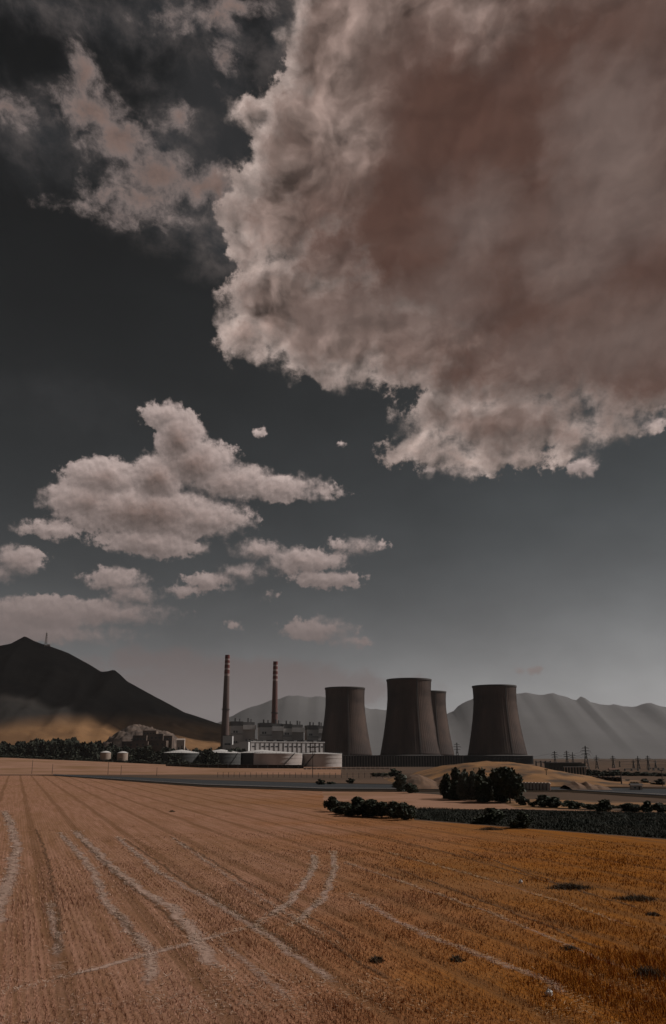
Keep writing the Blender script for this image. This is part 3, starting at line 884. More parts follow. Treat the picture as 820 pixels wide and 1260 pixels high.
# ------------------------------------------------------------------ boiler houses, turbine hall
PXM = lambda D: D / (FPX * math.cos(TILT))       # metres per pixel near the horizon
def boiler(x0, x1, top, D, split, label, rz=R(12)):
    k = PXM(D); w = (x1 - x0) * k; cx = at((x0 + x1) / 2, HZ, D)
    zt = hgt(top, D); dep = 26.0
    t = empty('boiler_house', (cx.x, D + 10, 0), label, 'boiler house', 'boiler houses of the power station', rz)
    wl = w * split; wr = w - wl
    MB().box((-w / 2 + wl / 2, 0, (zt - 7) / 2), (wl, dep, zt - 7)).build('main_block', M['steel'], t)
    MB().box((-w / 2 + wl / 2, 0, zt - 3.5), (wl + .8, dep + .8, 7.0)).build('upper_storey', M['steel_dark'], t)
    MB().box((w / 2 - wr / 2, 2.0, (zt - 13) / 2), (wr - .3, dep - 8, zt - 13)).build('bunker_bay', M['steel'], t)
    MB().box((w / 2 - wr / 2 + .1, -4.5, zt - 9.3), (wr + .2, dep - 1, 7.2)).build('overhanging_gallery', M['light_panel'], t)
    MB().box((w / 2 - wr / 2, 2.0, zt - 3.0), (wr * .9, dep - 12, 4.6)).build('roof_house', M['steel_dark'], t)
    for i in range(3):                      # floor bands and pilasters of the cladding
        MB().box((-w / 2 + wl / 2, -dep / 2 - .25, (zt - 7) * (.3 + .24 * i)), (wl - .4, .5, 1.0)).build('cladding_band', M['steel_dark'], t)
    for fx_, s in ((-w * .30, 3.2), (-w * .12, 2.4), (w * .22, 3.4), (w * .33, 2.2)):
        MB().cyl((fx_, -4, zt - .6), s * .5, 3.0 + s, 12).build('roof_vent', M['steel_dark'], t)
    for wx, wz in ((-.36, .75), (-.26, .75), (-.36, .5), (-.26, .5), (.15, .55), (.28, .55)):
        MB().box((w * wx, (-dep / 2 - .05) if wx < 0 else (2 - (dep - 8) / 2 - .05), zt * wz), (w * .07, .3, 3.4)).build('window', M['window'], t)
    return t
boiler(282.5, 311.3, 887.8, 1500, .48, 'boiler house directly right of the taller chimney')
boiler(318.2, 345.6, 889.5, 1490, .52, 'boiler house standing in front of the shorter chimney')
boiler(346.8, 371.8, 891, 1500, .42, 'boiler house third along the row, right of the shorter chimney')
boiler(377, 398, 892.5, 1510, .62, 'last boiler house, partly hidden behind the leftmost cooling tower')

D = 1370; k = PXM(D)
cx = at(348.5, HZ, D); w = 92 * k; zt = hgt(913.3, D); rz = R(26)
t = empty('turbine_hall', (cx.x, D + 24, 0), 'long low white turbine hall in front of the boiler houses', 'industrial hall', None, rz)
MB().box((0, 0, zt / 2), (w, 34, zt)).build('wall', M['white_wall'], t)
MB().box((0, 0, zt + .5), (w + 1.2, 35.2, 1.0)).build('roof', M['light_panel'], t)
for i in range(16):
    xx = -w / 2 + w * (i + .5) / 16
    MB().box((xx + w / 32 - .2, -17.3, zt / 2), (.55, .7, zt - .4)).build('pilaster', M['steel_dark'], t)
    for zz, hh in ((.80, .055), (.42, .05)):
        if (i * 7 + int(zz * 10)) % 5 == 0: continue
        MB().box((xx, -17.05, zt * zz), (w / 16 * .55, .3, zt * hh)).build('window', M['window'], t)
MB().box((0, -17.2, zt * .5), (w - .2, .6, .7)).build('string_course', M['steel'], t)
for i in range(7):
    MB().box((-w * .42 + i * w * .14, -3, zt + 2.0), (5, 4, 2.2)).build('roof_vent', M['steel_dark'], t)
D = 1330; k = PXM(D); cx = at(295, HZ, D)
t = empty('grey_annex', (cx.x, D + 10, 0), 'low grey gabled annex at the left end of the white turbine hall', 'industrial building')
w = 20 * k; h1 = hgt(917, D); h2 = hgt(913, D)
gb = MB(); vs = []
for y in (-14, 14): vs += [(-w / 2, y, 0), (w / 2, y, 0), (w / 2, y, h2), (w * .1, y, h2), (-w / 2, y, h1)]
gb.add(vs, [(0, 1, 2, 3, 4), (9, 8, 7, 6, 5), (0, 5, 6, 1), (1, 6, 7, 2), (2, 7, 8, 3), (3, 8, 9, 4), (4, 9, 5, 0)])
gb.build('wall', M['steel'], t)
for i in range(4): MB().box((-w * .36 + i * w * .22, -14.1, h1 * .5), (w * .12, .3, 3)).build('window', M['window'], t)
D = 1400; k = PXM(D); cx = at(279.5, HZ, D); w = 11 * k; h = hgt(905.5, D)
t = empty('pump_house', (cx.x, D + 8, 0), 'small grey block squeezed between the taller chimney and the first boiler house', 'industrial building')
MB().box((0, 0, h / 2), (w, 15, h)).build('wall', M['steel'], t)
MB().box((0, 0, h + .4), (w + .8, 15.8, .8)).build('roof', M['steel_dark'], t)
MB().box((0, -7.6, h * .7), (w * .6, .3, 2.5)).build('window', M['window'], t)
# pipe rack behind the hall
t = empty('pipe_rack', (at(315, HZ, 1440).x, 1440, 0), 'dark pipe rack running between the boiler houses and the white hall', 'pipe rack')
h = hgt(912, 1440)
pr = MB()
for i in range(12): pr.beam((-10 + i * 10, 0, 0), (-10 + i * 10, 0, h), .9); pr.beam((-10 + i * 10, 6, 0), (-10 + i * 10, 6, h), .9)
pr.build('frame', M['metal'], t)
for j, (yy, zz) in enumerate(((0, h), (3, h + .6), (6, h), (2, h * .8))):
    MB().beam((-14, yy, zz), (106, yy, zz), 1.4, 8).build('pipe', M['steel_dark'], t)

# ------------------------------------------------------------------ tanks
def tank(x0, x1, top, D, body, roof, cone, label, grp, stair_a=None, extra=False):
    k = PXM(D); r = (x1 - x0) * k / 2; c = at((x0 + x1) / 2, HZ, D); z = hgt(top, D)
    t = empty('storage_tank', (c.x, D + r, 0), label, 'storage tank', grp)
    MB().lathe([(r, -.2), (r, z)], 72).build('shell', body, t, smooth=True)
    MB().lathe([(r + .25, z - .1), (r + .25, z + .25), (r * .5, z + cone * .62), (.01, z + cone)], 72).build('roof', roof, t, smooth=False)
    wr = MB()
    for q in (.33, .66, .9): wr.lathe([(r, z * q), (r + .22, z * q), (r + .22, z * q + .3), (r, z * q + .3)], 72, closed=True)
    wr.build('wind_girder', body, t)
    rl = MB(); n = 40
    for i in range(n):
        a, b_ = 2 * math.pi * i / n, 2 * math.pi * (i + 1) / n
        p, q = Vector(((r - .2) * math.cos(a), (r - .2) * math.sin(a), z + .2)), Vector(((r - .2) * math.cos(b_), (r - .2) * math.sin(b_), z + .2))
        rl.beam(p, p + Vector((0, 0, 1.1)), .09); rl.beam(p + Vector((0, 0, 1.1)), q + Vector((0, 0, 1.1)), .09)
    rl.build('railing', M['metal'], t)
    if stair_a is not None:
        st = MB(); n = 26
        for i in range(n):
            a = R(stair_a) + .55 * i / n; z_ = (z) * (i + .5) / n; a2 = a + .55 / n
            for rr in (r + .25, r + 1.2):
                st.beam((rr * math.cos(a), rr * math.sin(a), z_ + .0), (rr * math.cos(a2), rr * math.sin(a2), z_ + z / n), .28)
            st.beam(((r + 1.2) * math.cos(a), (r + 1.2) * math.sin(a), z_), ((r + 1.2) * math.cos(a), (r + 1.2) * math.sin(a), z_ + 1.1), .1)
            st.beam(((r + .2) * math.cos(a), (r + .2) * math.sin(a), z_), ((r + 1.2) * math.cos(a), (r + 1.2) * math.sin(a), z_), .25)
        st.build('stair', M['metal'], t)
    return t
GW, GD = 'white storage tanks', 'dark storage tanks with pale roofs'
tank(312, 369, 927.2, 860, M['tank_white'], M['tank_roof'], 2.2, 'left one of the two big white storage tanks', GW, -78)
tank(369.8, 419.3, 927.6, 880, M['tank_white'], M['tank_roof'], 1.4, 'right one of the two big white storage tanks, left of the dark radiator rings', GW, -135)
tank(199, 240, 926.5, 930, M['tank_dark'], M['tank_roof'], 3.4, 'leftmost dark storage tank with a pale cone roof', GD, -110)
tank(246, 292, 926.5, 930, M['tank_dark'], M['tank_roof'], 3.8, 'middle dark storage tank with a pale cone roof', GD, -60)
tank(293, 346, 926.5, 960, M['tank_dark'], M['tank_roof'], 3.6, 'dark storage tank half hidden behind the left white tank', GD)
GS = 'small white tanks before the trees'
def small_tank(x0, x1, top, D, label):
    k = PXM(D); r = (x1 - x0) * k / 2; c = at((x0 + x1) / 2, HZ, D); zb = lf_far_z((x0 + x1) / 2) - .5; z = hgt(top, D) - zb
    t = empty('small_tank', (c.x, D, zb), label, 'tank', GS)
    MB().lathe([(r, 0), (r, z)], 32).build('shell', M['concrete'], t, smooth=True)
    MB().lathe([(r + .2, z), (r * .5, z + 1.2), (.01, z + 1.6)], 32).build('roof', M['tank_roof'], t)
small_tank(124, 136, 926, 905, 'small white tank before the tree belt, the left one of a pair')
small_tank(145, 157, 926.4, 905, 'small white tank before the tree belt, the right one of a pair')

# walls round the tank farm
def wall_run(name, p0, p1, D0, D1, h, th, m, label, cat, posts=0, pm=None):
    a = at(p0, HZ, D0); b_ = at(p1, HZ, D1); a.z = b_.z = 0
    d = b_ - a; L_ = d.length; rz_ = math.atan2(d.y, d.x)
    t = empty(name, a.lerp(b_, .5), label, cat, None, rz_)
    MB().box((0, 0, h / 2 - .1), (L_, th, h)).build('panel', m, t)
    MB().box((0, 0, h), (L_ + .2, th + .25, .2)).build('coping', pm or m, t)
    for i in range(posts):
        MB().box((-L_ / 2 + L_ * (i + .5) / posts, -.05, h / 2 + .1), (th + .35, th + .35, h + .3)).build('pier', pm or m, t)
    return t
wall_run('bund_wall', 205, 374, 800, 760, 3.0, .6, M['verge'], 'low dark bund wall in front of the storage tanks', 'wall', 14, M['rim'])
wall_run('screen_wall', 420, 571, 900, 930, hgt(929.6, 905), .8, M['radiator'], 'long dark louvred screen wall standing before the bases of the left cooling towers', 'wall', 46, M['rim'])
wall_run('boundary_wall', 374, 482, 700, 720, 1.5, .4, M['concrete'], 'pale concrete boundary wall right of the white tanks below the radiator rings', 'wall', 18, M['plaster'])
wall_run('brick_wall', 638, 675, 268, 262, 1.9, .35, M['brick'], 'low brown brick wall at the foot of the golden mound', 'wall', 9, M['plaster'])
wall_run('yard_wall', 727, 762, 330, 318, 2.3, .4, M['verge'], 'dark yard wall beside the tall post at the right', 'wall', 6, M['rim'])

# ------------------------------------------------------------------ small buildings at the right and left
a = at(698.5, HZ, 440); k = PXM(440)
t = empty('control_building', (a.x, 446, 0), 'flat roofed green grey building with pale columns before the pylons', 'building')
w = 44 * k; h = hgt(939.2, 440)
MB().box((0, 0, h * .5), (w * .96, 9, h - .1)).build('wall', M['green_wall'], t)
MB().box((-w * .06, 0, h + .15), (w * .86, 10.4, .55)).build('roof', M['steel_dark'], t)
for i in range(8): MB().box((-w * .08 + i * w * .075, -4.75, h * .36), (.36, .36, h * .72)).build('column', M['plaster'], t)
MB().box((w * .2, -4.75, h * .74), (w * .62, .8, .3)).build('canopy', M['steel'], t)
for i in range(4): MB().box((-w * .42 + i * w * .085, -4.55, h * .62), (.8, .16, .9)).build('window', M['window'], t)
def house(px0, px1, top, D, roof_h, m, rm, label, name='small_house'):
    k = PXM(D); w = (px1 - px0) * k; a = at((px0 + px1) / 2, HZ, D); h = hgt(top, D)
    t = empty(name, (a.x, D + w * .3, 0), label, 'house')
    MB().box((0, 0, h / 2 - .2), (w, w * .6, h + .2)).build('wall', m, t)
    r = MB(); o_ = .3
    vs = [(-w / 2 - o_, -w * .3 - o_, h), (w / 2 + o_, -w * .3 - o_, h), (w / 2 + o_, w * .3 + o_, h), (-w / 2 - o_, w * .3 + o_, h), (-w / 2 - o_, 0, h + roof_h), (w / 2 + o_, 0, h + roof_h)]
    r.add(vs, [(0, 1, 5, 4), (2, 3, 4, 5), (0, 4, 3), (1, 2, 5), (3, 2, 1, 0)]); r.build('roof', rm, t)
    MB().box((w * .2, -w * .3 - .03, h * .42), (w * .14, .12, h * .7)).build('door', M['wood'], t)
    MB().box((-w * .2, -w * .3 - .03, h * .55), (w * .2, .12, h * .3)).build('window', M['window'], t)
house(750, 761, 947, 560, .9, M['plaster'], M['brick'], 'small house with a brown roof above the dark hedge, right of the columned building')
house(775, 787, 966.3, 262, .5, M['plaster'], M['rim'], 'pale low shed with a dark roof beside the road at the right')
house(217, 226, 910.5, 1240, 2., M['plaster'], M['plaster'], 'tiny pale house at the right foot of the rocky outcrop')

# terraced quarry walls on the outcrop
t = empty('stone_ruin', (at(172, HZ, 1235).x, 1235, hgt(919, 1235) - 1), 'terraced stone buildings on the slope of the rocky outcrop', 'building')
kk = PXM(1235)
for j, (xa, xb, ya, yb) in enumerate(((-20, 10, 919, 913), (6, 30, 919, 912), (-12, 4, 912.5, 906), (2, 22, 911.5, 904), (18, 32, 912, 906), (-4, 12, 905.5, 900))):
    b0, b1 = (919 - ya) * kk, (919 - yb) * kk
    blk = MB().box(((xa + xb) / 2 * kk, j * 6 + (ya < 915) * 12, b1 / 2 - 3), ((xb - xa) * kk, 16, b1 + 8)).build('stone_block', M['outcrop'], t)
    for i in range(4):
        MB().box((xa * kk + (xb - xa) * kk * (i + .6) / 4.4, j * 6 + (ya < 915) * 12 - 8.1, (b0 + b1) / 2), (2.2, .4, 2.4)).build('opening', M['window'], blk)

# ------------------------------------------------------------------ pylons, masts, posts, wires
def pylon_mesh(h):
    leg = MB(); b = h * .11; tp = h * .014
    lv = [0, .22, .42, .58, .72, .84, .94, 1.0]
    wd = lambda s: tp + (b - tp) * max(0, 1 - s / .78) ** 1.1 if s < .78 else tp
    wt_ = max(.24, h * .014)
    for sx in (-1, 1):
        for sy in (-1, 1):
            for s0, s1 in zip(lv[:-1], lv[1:]):
                leg.beam((sx * wd(s0), sy * wd(s0), s0 * h), (sx * wd(s1), sy * wd(s1), s1 * h), wt_)
    for s0, s1 in zip(lv[:-1], lv[1:]):
        for sy in (-1, 1):
            leg.beam((-wd(s0), sy * wd(s0), s0 * h), (wd(s1), sy * wd(s1), s1 * h), wt_ * .6)
            leg.beam((wd(s0), sy * wd(s0), s0 * h), (-wd(s1), sy * wd(s1), s1 * h), wt_ * .6)
            leg.beam((sy * wd(s0), -wd(s0), s0 * h), (sy * wd(s1), wd(s1), s1 * h), wt_ * .6)
    return leg, wt_
ARMS = ((.66, .17), (.79, .21), (.91, .14))
def pylon(px, top, D, label, arms=3):
    h = hgt(top, D) * 1.12; a = at(px, HZ, D)
    t = empty('pylon', (a.x, D, 0), label, 'pylon', 'pylons of the power lines', R(random.uniform(-8, 8)))
    lm, wt_ = pylon_mesh(h); lm.build('lattice', M['metal'], t)
    for s, l in ARMS[:arms]:
        ar = MB()
        for sx in (-1, 1):
            ar.beam((0, 0, s * h), (sx * l * h, 0, s * h), wt_ * .8); ar.beam((0, 0, s * h + h * .035), (sx * l * h, 0, s * h), wt_ * .6)
        arm = ar.build('crossarm', M['metal'], t)
        for sx in (-1, 1):
            MB().beam((sx * l * h, 0, s * h), (sx * l * h, 0, s * h - h * .045), wt_ * .7, 6).build('insulator', M['rim'], arm)
    return t, a, h, D
PY = [pylon(721.3, 921, 690, 'largest lattice pylon with wide arms, behind the columned building'),
      pylon(683, 926.5, 760, 'first pylon right of the right cooling tower, over the left end of the columned building', 3),
      pylon(697.8, 926, 800, 'slim pylon rising over the middle of the columned building'),
      pylon(705, 927.5, 900, 'faint pylon just left of the largest pylon', 2),
      pylon(734, 931, 760, 'single short pylon just right of the largest pylon', 2),
      pylon(754.3, 931.5, 760, 'pylon directly behind the small brown roofed house'),
      pylon(762, 937, 900, 'very small pylon just right of the house with the brown roof', 2),
      pylon(779, 935.5, 800, 'short pylon left of a close pair near the substation frames', 2),
      pylon(785, 932, 740, 'thin dark pylon standing over the left substation frame', 2),
      pylon(797.2, 931.5, 740, 'tall pylon between the two substation frames'),
      pylon(806, 936, 800, 'short pylon standing over the right substation frame', 2),
      pylon(563, 916.5, 1650, 'pylon between the half hidden cooling tower and the right cooling tower')]

def gantry(x0, x1, top, D, bays, label):
    k = PXM(D); a = at(x0, HZ, D); w = (x1 - x0) * k; h = hgt(top, D)
    t = empty('substation_gantry', (a.x, D, 0), label, 'gantry', 'steel gantries of the substation')
    for i in range(bays + 1):
        p = MB(); xx = w * i / bays
        for dx, dy in ((-.5, -.5), (.5, -.5), (.5, .5), (-.5, .5)): p.beam((xx + dx, dy, 0), (xx + dx * .4, dy * .4, h * 1.12), .26)
        for j in range(6): p.beam((xx - .45, -.4, h * j / 6), (xx + .45, .4, h * (j + 1) / 6), .18)
        p.build('post', M['metal'], t)
    b_ = MB()
    for z in (h * .97, h): b_.beam((0, 0, z), (w, 0, z), .3)
    for i in range(bays * 8): b_.beam((w * i / bays / 8, 0, h * (.97 if i % 2 else 1)), (w * (i + 1) / bays / 8, 0, h * (1 if i % 2 else .97)), .16)
    b_.build('beam', M['metal'], t)
    return t
gantry(659.5, 676, 937.4, 640, 3, 'steel gantry between the right cooling tower and the columned building')
gantry(768, 783, 946, 640, 2, 'left substation gantry among the pylons at the far right')
gantry(797, 814, 945, 660, 3, 'right substation gantry among the pylons at the far right')

def wire(pts, label, sag):
    w = MB()
    for a, b_ in zip(pts[:-1], pts[1:]):
        a, b_ = Vector(a), Vector(b_); L_ = (b_ - a).length
        prev = a
        for i in range(1, 13):
            s = i / 12; p = a.lerp(b_, s); p.z -= sag * L_ * 4 * s * (1 - s)
            w.beam(prev, p, .11, 3); prev = p
    return tag(w.build('power_line', M['metal']), label, 'power line', 'overhead power lines')
def tips(i, arm, side):
    t, a, h, D = PY[i]; s, l = ARMS[arm]; ca, sa = math.cos(t.rotation_euler.z), math.sin(t.rotation_euler.z)
    return (a.x + side * l * h * ca, D + side * l * h * sa, s * h - h * .045)
far_r = lambda z, y: (900., y, z)
for arm, nm in ((0, 'lowest'), (1, 'middle')):
    for side, sn in ((-1, 'left'), (1, 'right')):
        wire([tips(1, arm, side), tips(0, arm, side), tips(4, min(arm, 1), side), tips(5, arm, side), tips(9, arm, side), far_r(10., 760. + 8 * side)],
             '%s line hung from the %s arm tips of the front pylons' % (nm, sn), .02)
wire([tips(2, 1, 1), tips(3, 1, 1), tips(6, 1, 1), tips(7, 1, 1), tips(8, 1, 1), tips(10, 1, 1)], 'thin line linking the small pylons at the back', .02)
wire([tips(11, 1, 1), tips(1, 2, -1)], 'long line sagging behind the right cooling tower to the first pylon', .012)

# transmitter mast on the hill top
D = 2200; zb = hgt(794, D) - 2; a = at(48, HZ, D); h = hgt(777.5, D) - zb
t = empty('transmitter_mast', (a.x, D - 20, zb - 3), 'thin transmitter mast on the ridge of the dark hill', 'mast')
mm = MB(); h += 3
for sx, sy in ((-1, -1), (1, -1), (1, 1), (-1, 1)): mm.beam((sx * 2.6, sy * 2.6, 0), (sx * .8, sy * .8, h * .86), .55)
for j in range(7):
    r0, r1 = 2.6 - 1.8 * j / 7, 2.6 - 1.8 * (j + 1) / 7
    mm.beam((-r0, -r0, h * .86 * j / 7), (r1, -r1, h * .86 * (j + 1) / 7), .35); mm.beam((r0, -r0, h * .86 * j / 7), (-r1, -r1, h * .86 * (j + 1) / 7), .35)
mm.build('lattice', M['plaster'], t)
MB().beam((0, 0, h * .86), (0, 0, h), .6, 6).build('antenna', M['plaster'], t)
for z in (.6, .74): MB().cyl((1.2, -2, h * z), 1.3, 1.2, 12).build('dish', M['light_panel'], t)
MB().box((7, 0, 2.5), (7, 5, 4)).build('equipment_hut', M['plaster'], t)

def post(px, top, base, label, arms=0, wd=.28, name='utility_pole', cat='pole', grp='poles along the road'):
    g0 = gnd(px, base)
    if g0.y > 520: g0 = at(px, HZ, 520); g0.z = 0
    h = hgt(top, g0.y)
    t = empty(name, g0, label, cat, grp)
    MB().beam((0, 0, -.2), (0, 0, h), wd, 8, wd * .7).build('shaft', M['wood'], t)
    for j in range(arms):
        z = h * (.94 - .12 * j)
        ar = MB().beam((-h * .1, 0, z), (h * .1, 0, z), wd * .6).build('crossarm', M['wood'], t)
        for sx in (-.09, 0, .09): MB().beam((sx * h, 0, z), (sx * h, 0, z + .35), .14, 6).build('insulator', M['rim'], ar)
    return t
post(385, 912, 955.5, 'tallest wooden utility pole, in front of the right white tank', 3, .42)
post(133, 937, 953, 'bare wooden post in the pale field below the small white tanks', 0, .3)
post(41, 935.5, 951, 'bare wooden post at the left edge of the pale field', 0, .3)
post(193, 944, 955, 'short wooden post in the pale field left of the dark tanks', 0, .3)
post(149, 942, 953.6, 'short wooden post beside the taller bare post in the pale field', 0, .3)
post(66, 940, 952, 'thin wooden post standing at the far end of the dark road', 0, .3)
post(765.3, 949.5, 967, 'dark post at the right end of the yard wall', 0, .5)
post(673.4, 946, 966, 'dark post with a crossarm at the right end of the brick wall', 1, .3)
post(816, 947, 968, 'wooden post near the right edge of the picture above the road', 1, .25)

# wire fence before the tanks
a, b_ = gnd(268, 956.5), gnd(478, 957.5)
t = empty('wire_fence', a, 'long wire fence with thin posts below the white tanks', 'fence')
d = b_ - a
for i in range(31):
    p = d * (i / 30)
    MB().beam((p.x, p.y, 0), (p.x, p.y, 2.3), .16).build('post', M['wood'], t)
wr = MB()
for z in (.7, 1.4, 2.1): wr.beam((0, 0, z), (d.x, d.y, z), .05, 3)
wr.build('wire', M['metal'], t)

# ------------------------------------------------------------------ trees and bushes
def leaf_quads(n, blobs, size, seed, flat=.0):
    r = np.random.default_rng(seed)
    bl = np.array(blobs); vol = bl[:, 3] * bl[:, 4] * bl[:, 5]
    w = vol ** .8; pick = r.choice(len(bl), n, p=w / w.sum())
    d = r.normal(size=(n, 3)); d /= np.linalg.norm(d, axis=1)[:, None]
    rad = r.random(n) ** .42
    c = bl[pick, :3] + d * rad[:, None] * bl[pick, 3:6] * (1 + .16 * r.normal(size=(n, 1)))
    u = r.normal(size=(n, 3)); u /= np.linalg.norm(u, axis=1)[:, None]
    v = np.cross(u, r.normal(size=(n, 3))); v /= np.linalg.norm(v, axis=1)[:, None]
    s = size * (.55 + .9 * r.random(n))[:, None]
    q = np.stack([c - u * s, c + v * s * .62, c + u * s, c - v * s * .62], 1)
    q[:, :, 2] = np.maximum(q[:, :, 2], .02)
    return q.reshape(-1, 3)

def tree_blobs(h, w, kind, seed):
    r = np.random.default_rng(seed); B = []
    if kind == 'round':
        for i in range(16):
            a = r.uniform(0, 6.28); rr = w * .5 * r.uniform(.15, .72); z = h * r.uniform(.28, .86)
            k_ = 1 - .55 * abs(z / h - .5)
            s = w * r.uniform(.13, .24)
            B.append((rr * math.cos(a) * k_, rr * math.sin(a) * k_, z, s, s, s * .85))
    elif kind == 'tall':
        for i in range(18):
            s_ = (i + r.random()) / 18; z = h * (.05 + .89 * s_)
            ww = w * .5 * (math.sin(math.pi * min(1, .16 + s_ * .84)) ** .7)
            a = r.uniform(0, 6.28); rr = ww * r.uniform(.1, .6)
            s = max(.16 * w, ww * r.uniform(.4, .62))
            B.append((rr * math.cos(a), rr * math.sin(a), z, s * .8, s * .8, s * 1.25))
    else:                                    # bush: leaves down to the ground
        for i in range(14):
            a = r.uniform(0, 6.28); rr = w * .5 * r.uniform(.0, .78)
            top = h * (1 - .55 * (rr / (w * .5)) ** 2) * r.uniform(.72, 1.0)
            s = w * r.uniform(.12, .2)
            z = r.uniform(.25, 1.0) * top - s * .6
            B.append((rr * math.cos(a), rr * math.sin(a), max(.1, z), s, s, s * .9))
    return B

def trunk_mb(h, w, seed, bush=False):
    r = np.random.default_rng(seed); m = MB()
    if bush:
        for i in range(5):
            a = r.uniform(0, 6.28); m.beam((0, 0, 0), (w * .25 * math.cos(a), w * .25 * math.sin(a), h * .65), h * .035, 5, h * .012)
        return m
    lean = Vector((r.uniform(-.04, .04) * h, r.uniform(-.04, .04) * h, h * .5))
    m.beam((0, 0, -.1), lean * .5, h * .045, 8, h * .035); m.beam(lean * .5, lean, h * .035, 8, h * .024)
    m.beam(lean, (lean.x, lean.y, h * .88), h * .024, 6, h * .006)
    for i in range(7):
        a = r.uniform(0, 6.28); s = lean * r.uniform(.45, 1.1)
        m.beam(s, (s.x + w * .36 * math.cos(a), s.y + w * .36 * math.sin(a), s.z + h * r.uniform(.12, .3)), h * .018, 5, h * .005)
    return m

_proto = {}
FULL_W = {'tall': 1.18, 'round': 1.22, 'bush': 1.3}; FULL_H = {'tall': .94, 'round': .97, 'bush': 1.08}
def plant(name, kind, px, base, top, wpx, label, cat, group, lm='leaf', n=1500, variant=0, D=None, z=0.0, size=None):
    if D is None:
        loc = gnd(px, base, z)
    else:
        loc = at(px, HZ, D); loc.z = z
    h = max(.3, hgt(top, loc.y) - z) * FULL_H[kind]; w = wpx * PXM(loc.y) * FULL_W[kind]
    key = (kind, lm, n, variant, size)
    if key not in _proto:                     # a 1 m high, 1 m wide prototype; copies are scaled
        t = empty(name, loc, label, cat, group)
        sz = size or (.055 if n > 1000 else .10)
        np_mesh('crown' if kind != 'bush' else 'foliage', leaf_quads(n, tree_blobs(1, 1, kind, 50 + variant), sz, 90 + variant), 4, M[lm], t)
        trunk_mb(1, 1, 20 + variant, kind == 'bush').build('trunk' if kind != 'bush' else 'stem', M['bark'], t)
        _proto[key] = t
    else:
        t = copy_tree(_proto[key]); t.name = name
        t.location = loc; tag(t, label, cat, group)
    t.scale = (w, w, h); t.rotation_euler = (0, 0, random.uniform(0, 6.28))
    return t

TG = 'tall dark trees before the golden mound'
plant('dark_tree', 'tall', 551, 983, 953, 22, 'leftmost and lowest tree of the dark grove before the golden mound', 'tree', TG, 'leaf', 7000, 0)
plant('dark_tree', 'tall', 562, 984, 946.5, 24, 'dark pointed tree second from the left in the grove before the golden mound', 'tree', TG, 'leaf', 7000, 1)
plant('grey_tree', 'tall', 572.5, 985, 947.5, 18, 'grey green slim tree left of centre in the dark grove', 'tree', TG, 'leaf_grey', 5200, 2)
plant('grey_tree', 'tall', 583, 985, 949, 18, 'grey green slim tree leaning on the dark centre tree of the grove', 'tree', TG, 'leaf_grey', 5200, 3)
plant('dark_tree', 'tall', 594, 987, 947, 23, 'dark tree at the centre of the grove, right of the grey green ones', 'tree', TG, 'leaf', 7000, 4)
plant('grey_tree', 'tall', 606, 986, 954, 15, 'short pale grey tree in the gap left of the big right tree', 'tree', TG, 'leaf_grey', 5200, 3)
plant('dark_tree', 'tall', 617, 987, 948, 20, 'dark tree joined to the left side of the biggest tree of the grove', 'tree', TG, 'leaf', 7000, 1)
plant('dark_tree', 'round', 628, 988, 942.5, 32, 'biggest round headed tree at the right end of the grove', 'tree', TG, 'leaf', 8000, 5)
plant('leafy_shrub', 'bush', 494, 974, 951.5, 17, 'tall grey green shrub at the roadside left of the dirt heap', 'shrub', None, 'leaf_grey', 2600, 6)
plant('leafy_shrub', 'bush', 506, 976, 962, 14, 'lower dark shrub touching the tall roadside shrub', 'shrub', None, 'leaf', 3600, 7)
BG = 'bushes of the hedge row before the pale strip'
for i, (px, base, top, w, lb) in enumerate((
        (410, 999, 978, 18, 'upright dark bush at the left end of the hedge row'),
        (424, 1002, 984, 22, 'second bush of the hedge row, right of the upright end bush'),
        (440, 1004, 981.5, 28, 'broad bush in the left half of the hedge row'),
        (455, 1005, 981, 28, 'highest broad bush in the middle of the hedge row'),
        (470, 1006, 983, 26, 'broad bush right of the middle of the hedge row'),
        (485, 1007, 987, 24, 'lower bush before the end of the hedge row'),
        (500, 1009, 985, 20, 'upright bush at the right end of the hedge row'))):
    plant('dark_bush', 'bush', px, base, top, w, lb, 'bush', BG, 'leaf', 3600, 7 + i % 3)
SG = 'bushes along the golden strip'
for i, (px, base, top, w, lb) in enumerate((
        (603, 1013, 991, 32, 'wide dark bush at the near edge of the dark crop, left one'),
        (643, 1019, 1000, 24, 'dark bush at the near edge of the dark crop, right one'),
        (643.5, 991, 978, 13, 'small round bush alone just right of the dark grove'),
        (668, 993, 975.5, 24, 'peaked bush of the golden strip, the first big one right of the grove'),
        (683, 994, 981, 20, 'low bush touching the right side of the peaked bush'),
        (705, 995, 984, 24, 'broad low bush in the golden strip right of the peaked bush'),
        (726, 996, 988, 16, 'lowest sparse bush in the golden strip'),
        (745, 998, 984.5, 24, 'large dark bush in the middle of the golden strip'),
        (772, 998, 987, 20, 'dark bush right of the large middle one in the golden strip'),
        (784, 999, 988, 18, 'dark bush joined to its left neighbour in the golden strip'),
        (798, 999, 986, 16, 'thin upright bush in the golden strip near the right edge'),
        (815, 1000, 986.5, 18, 'bush of the golden strip cut by the right edge of the picture'))):
    plant('dark_bush', 'bush', px, base, top, w, lb, 'bush', SG, 'leaf', 3600, 7 + (i + 1) % 3)
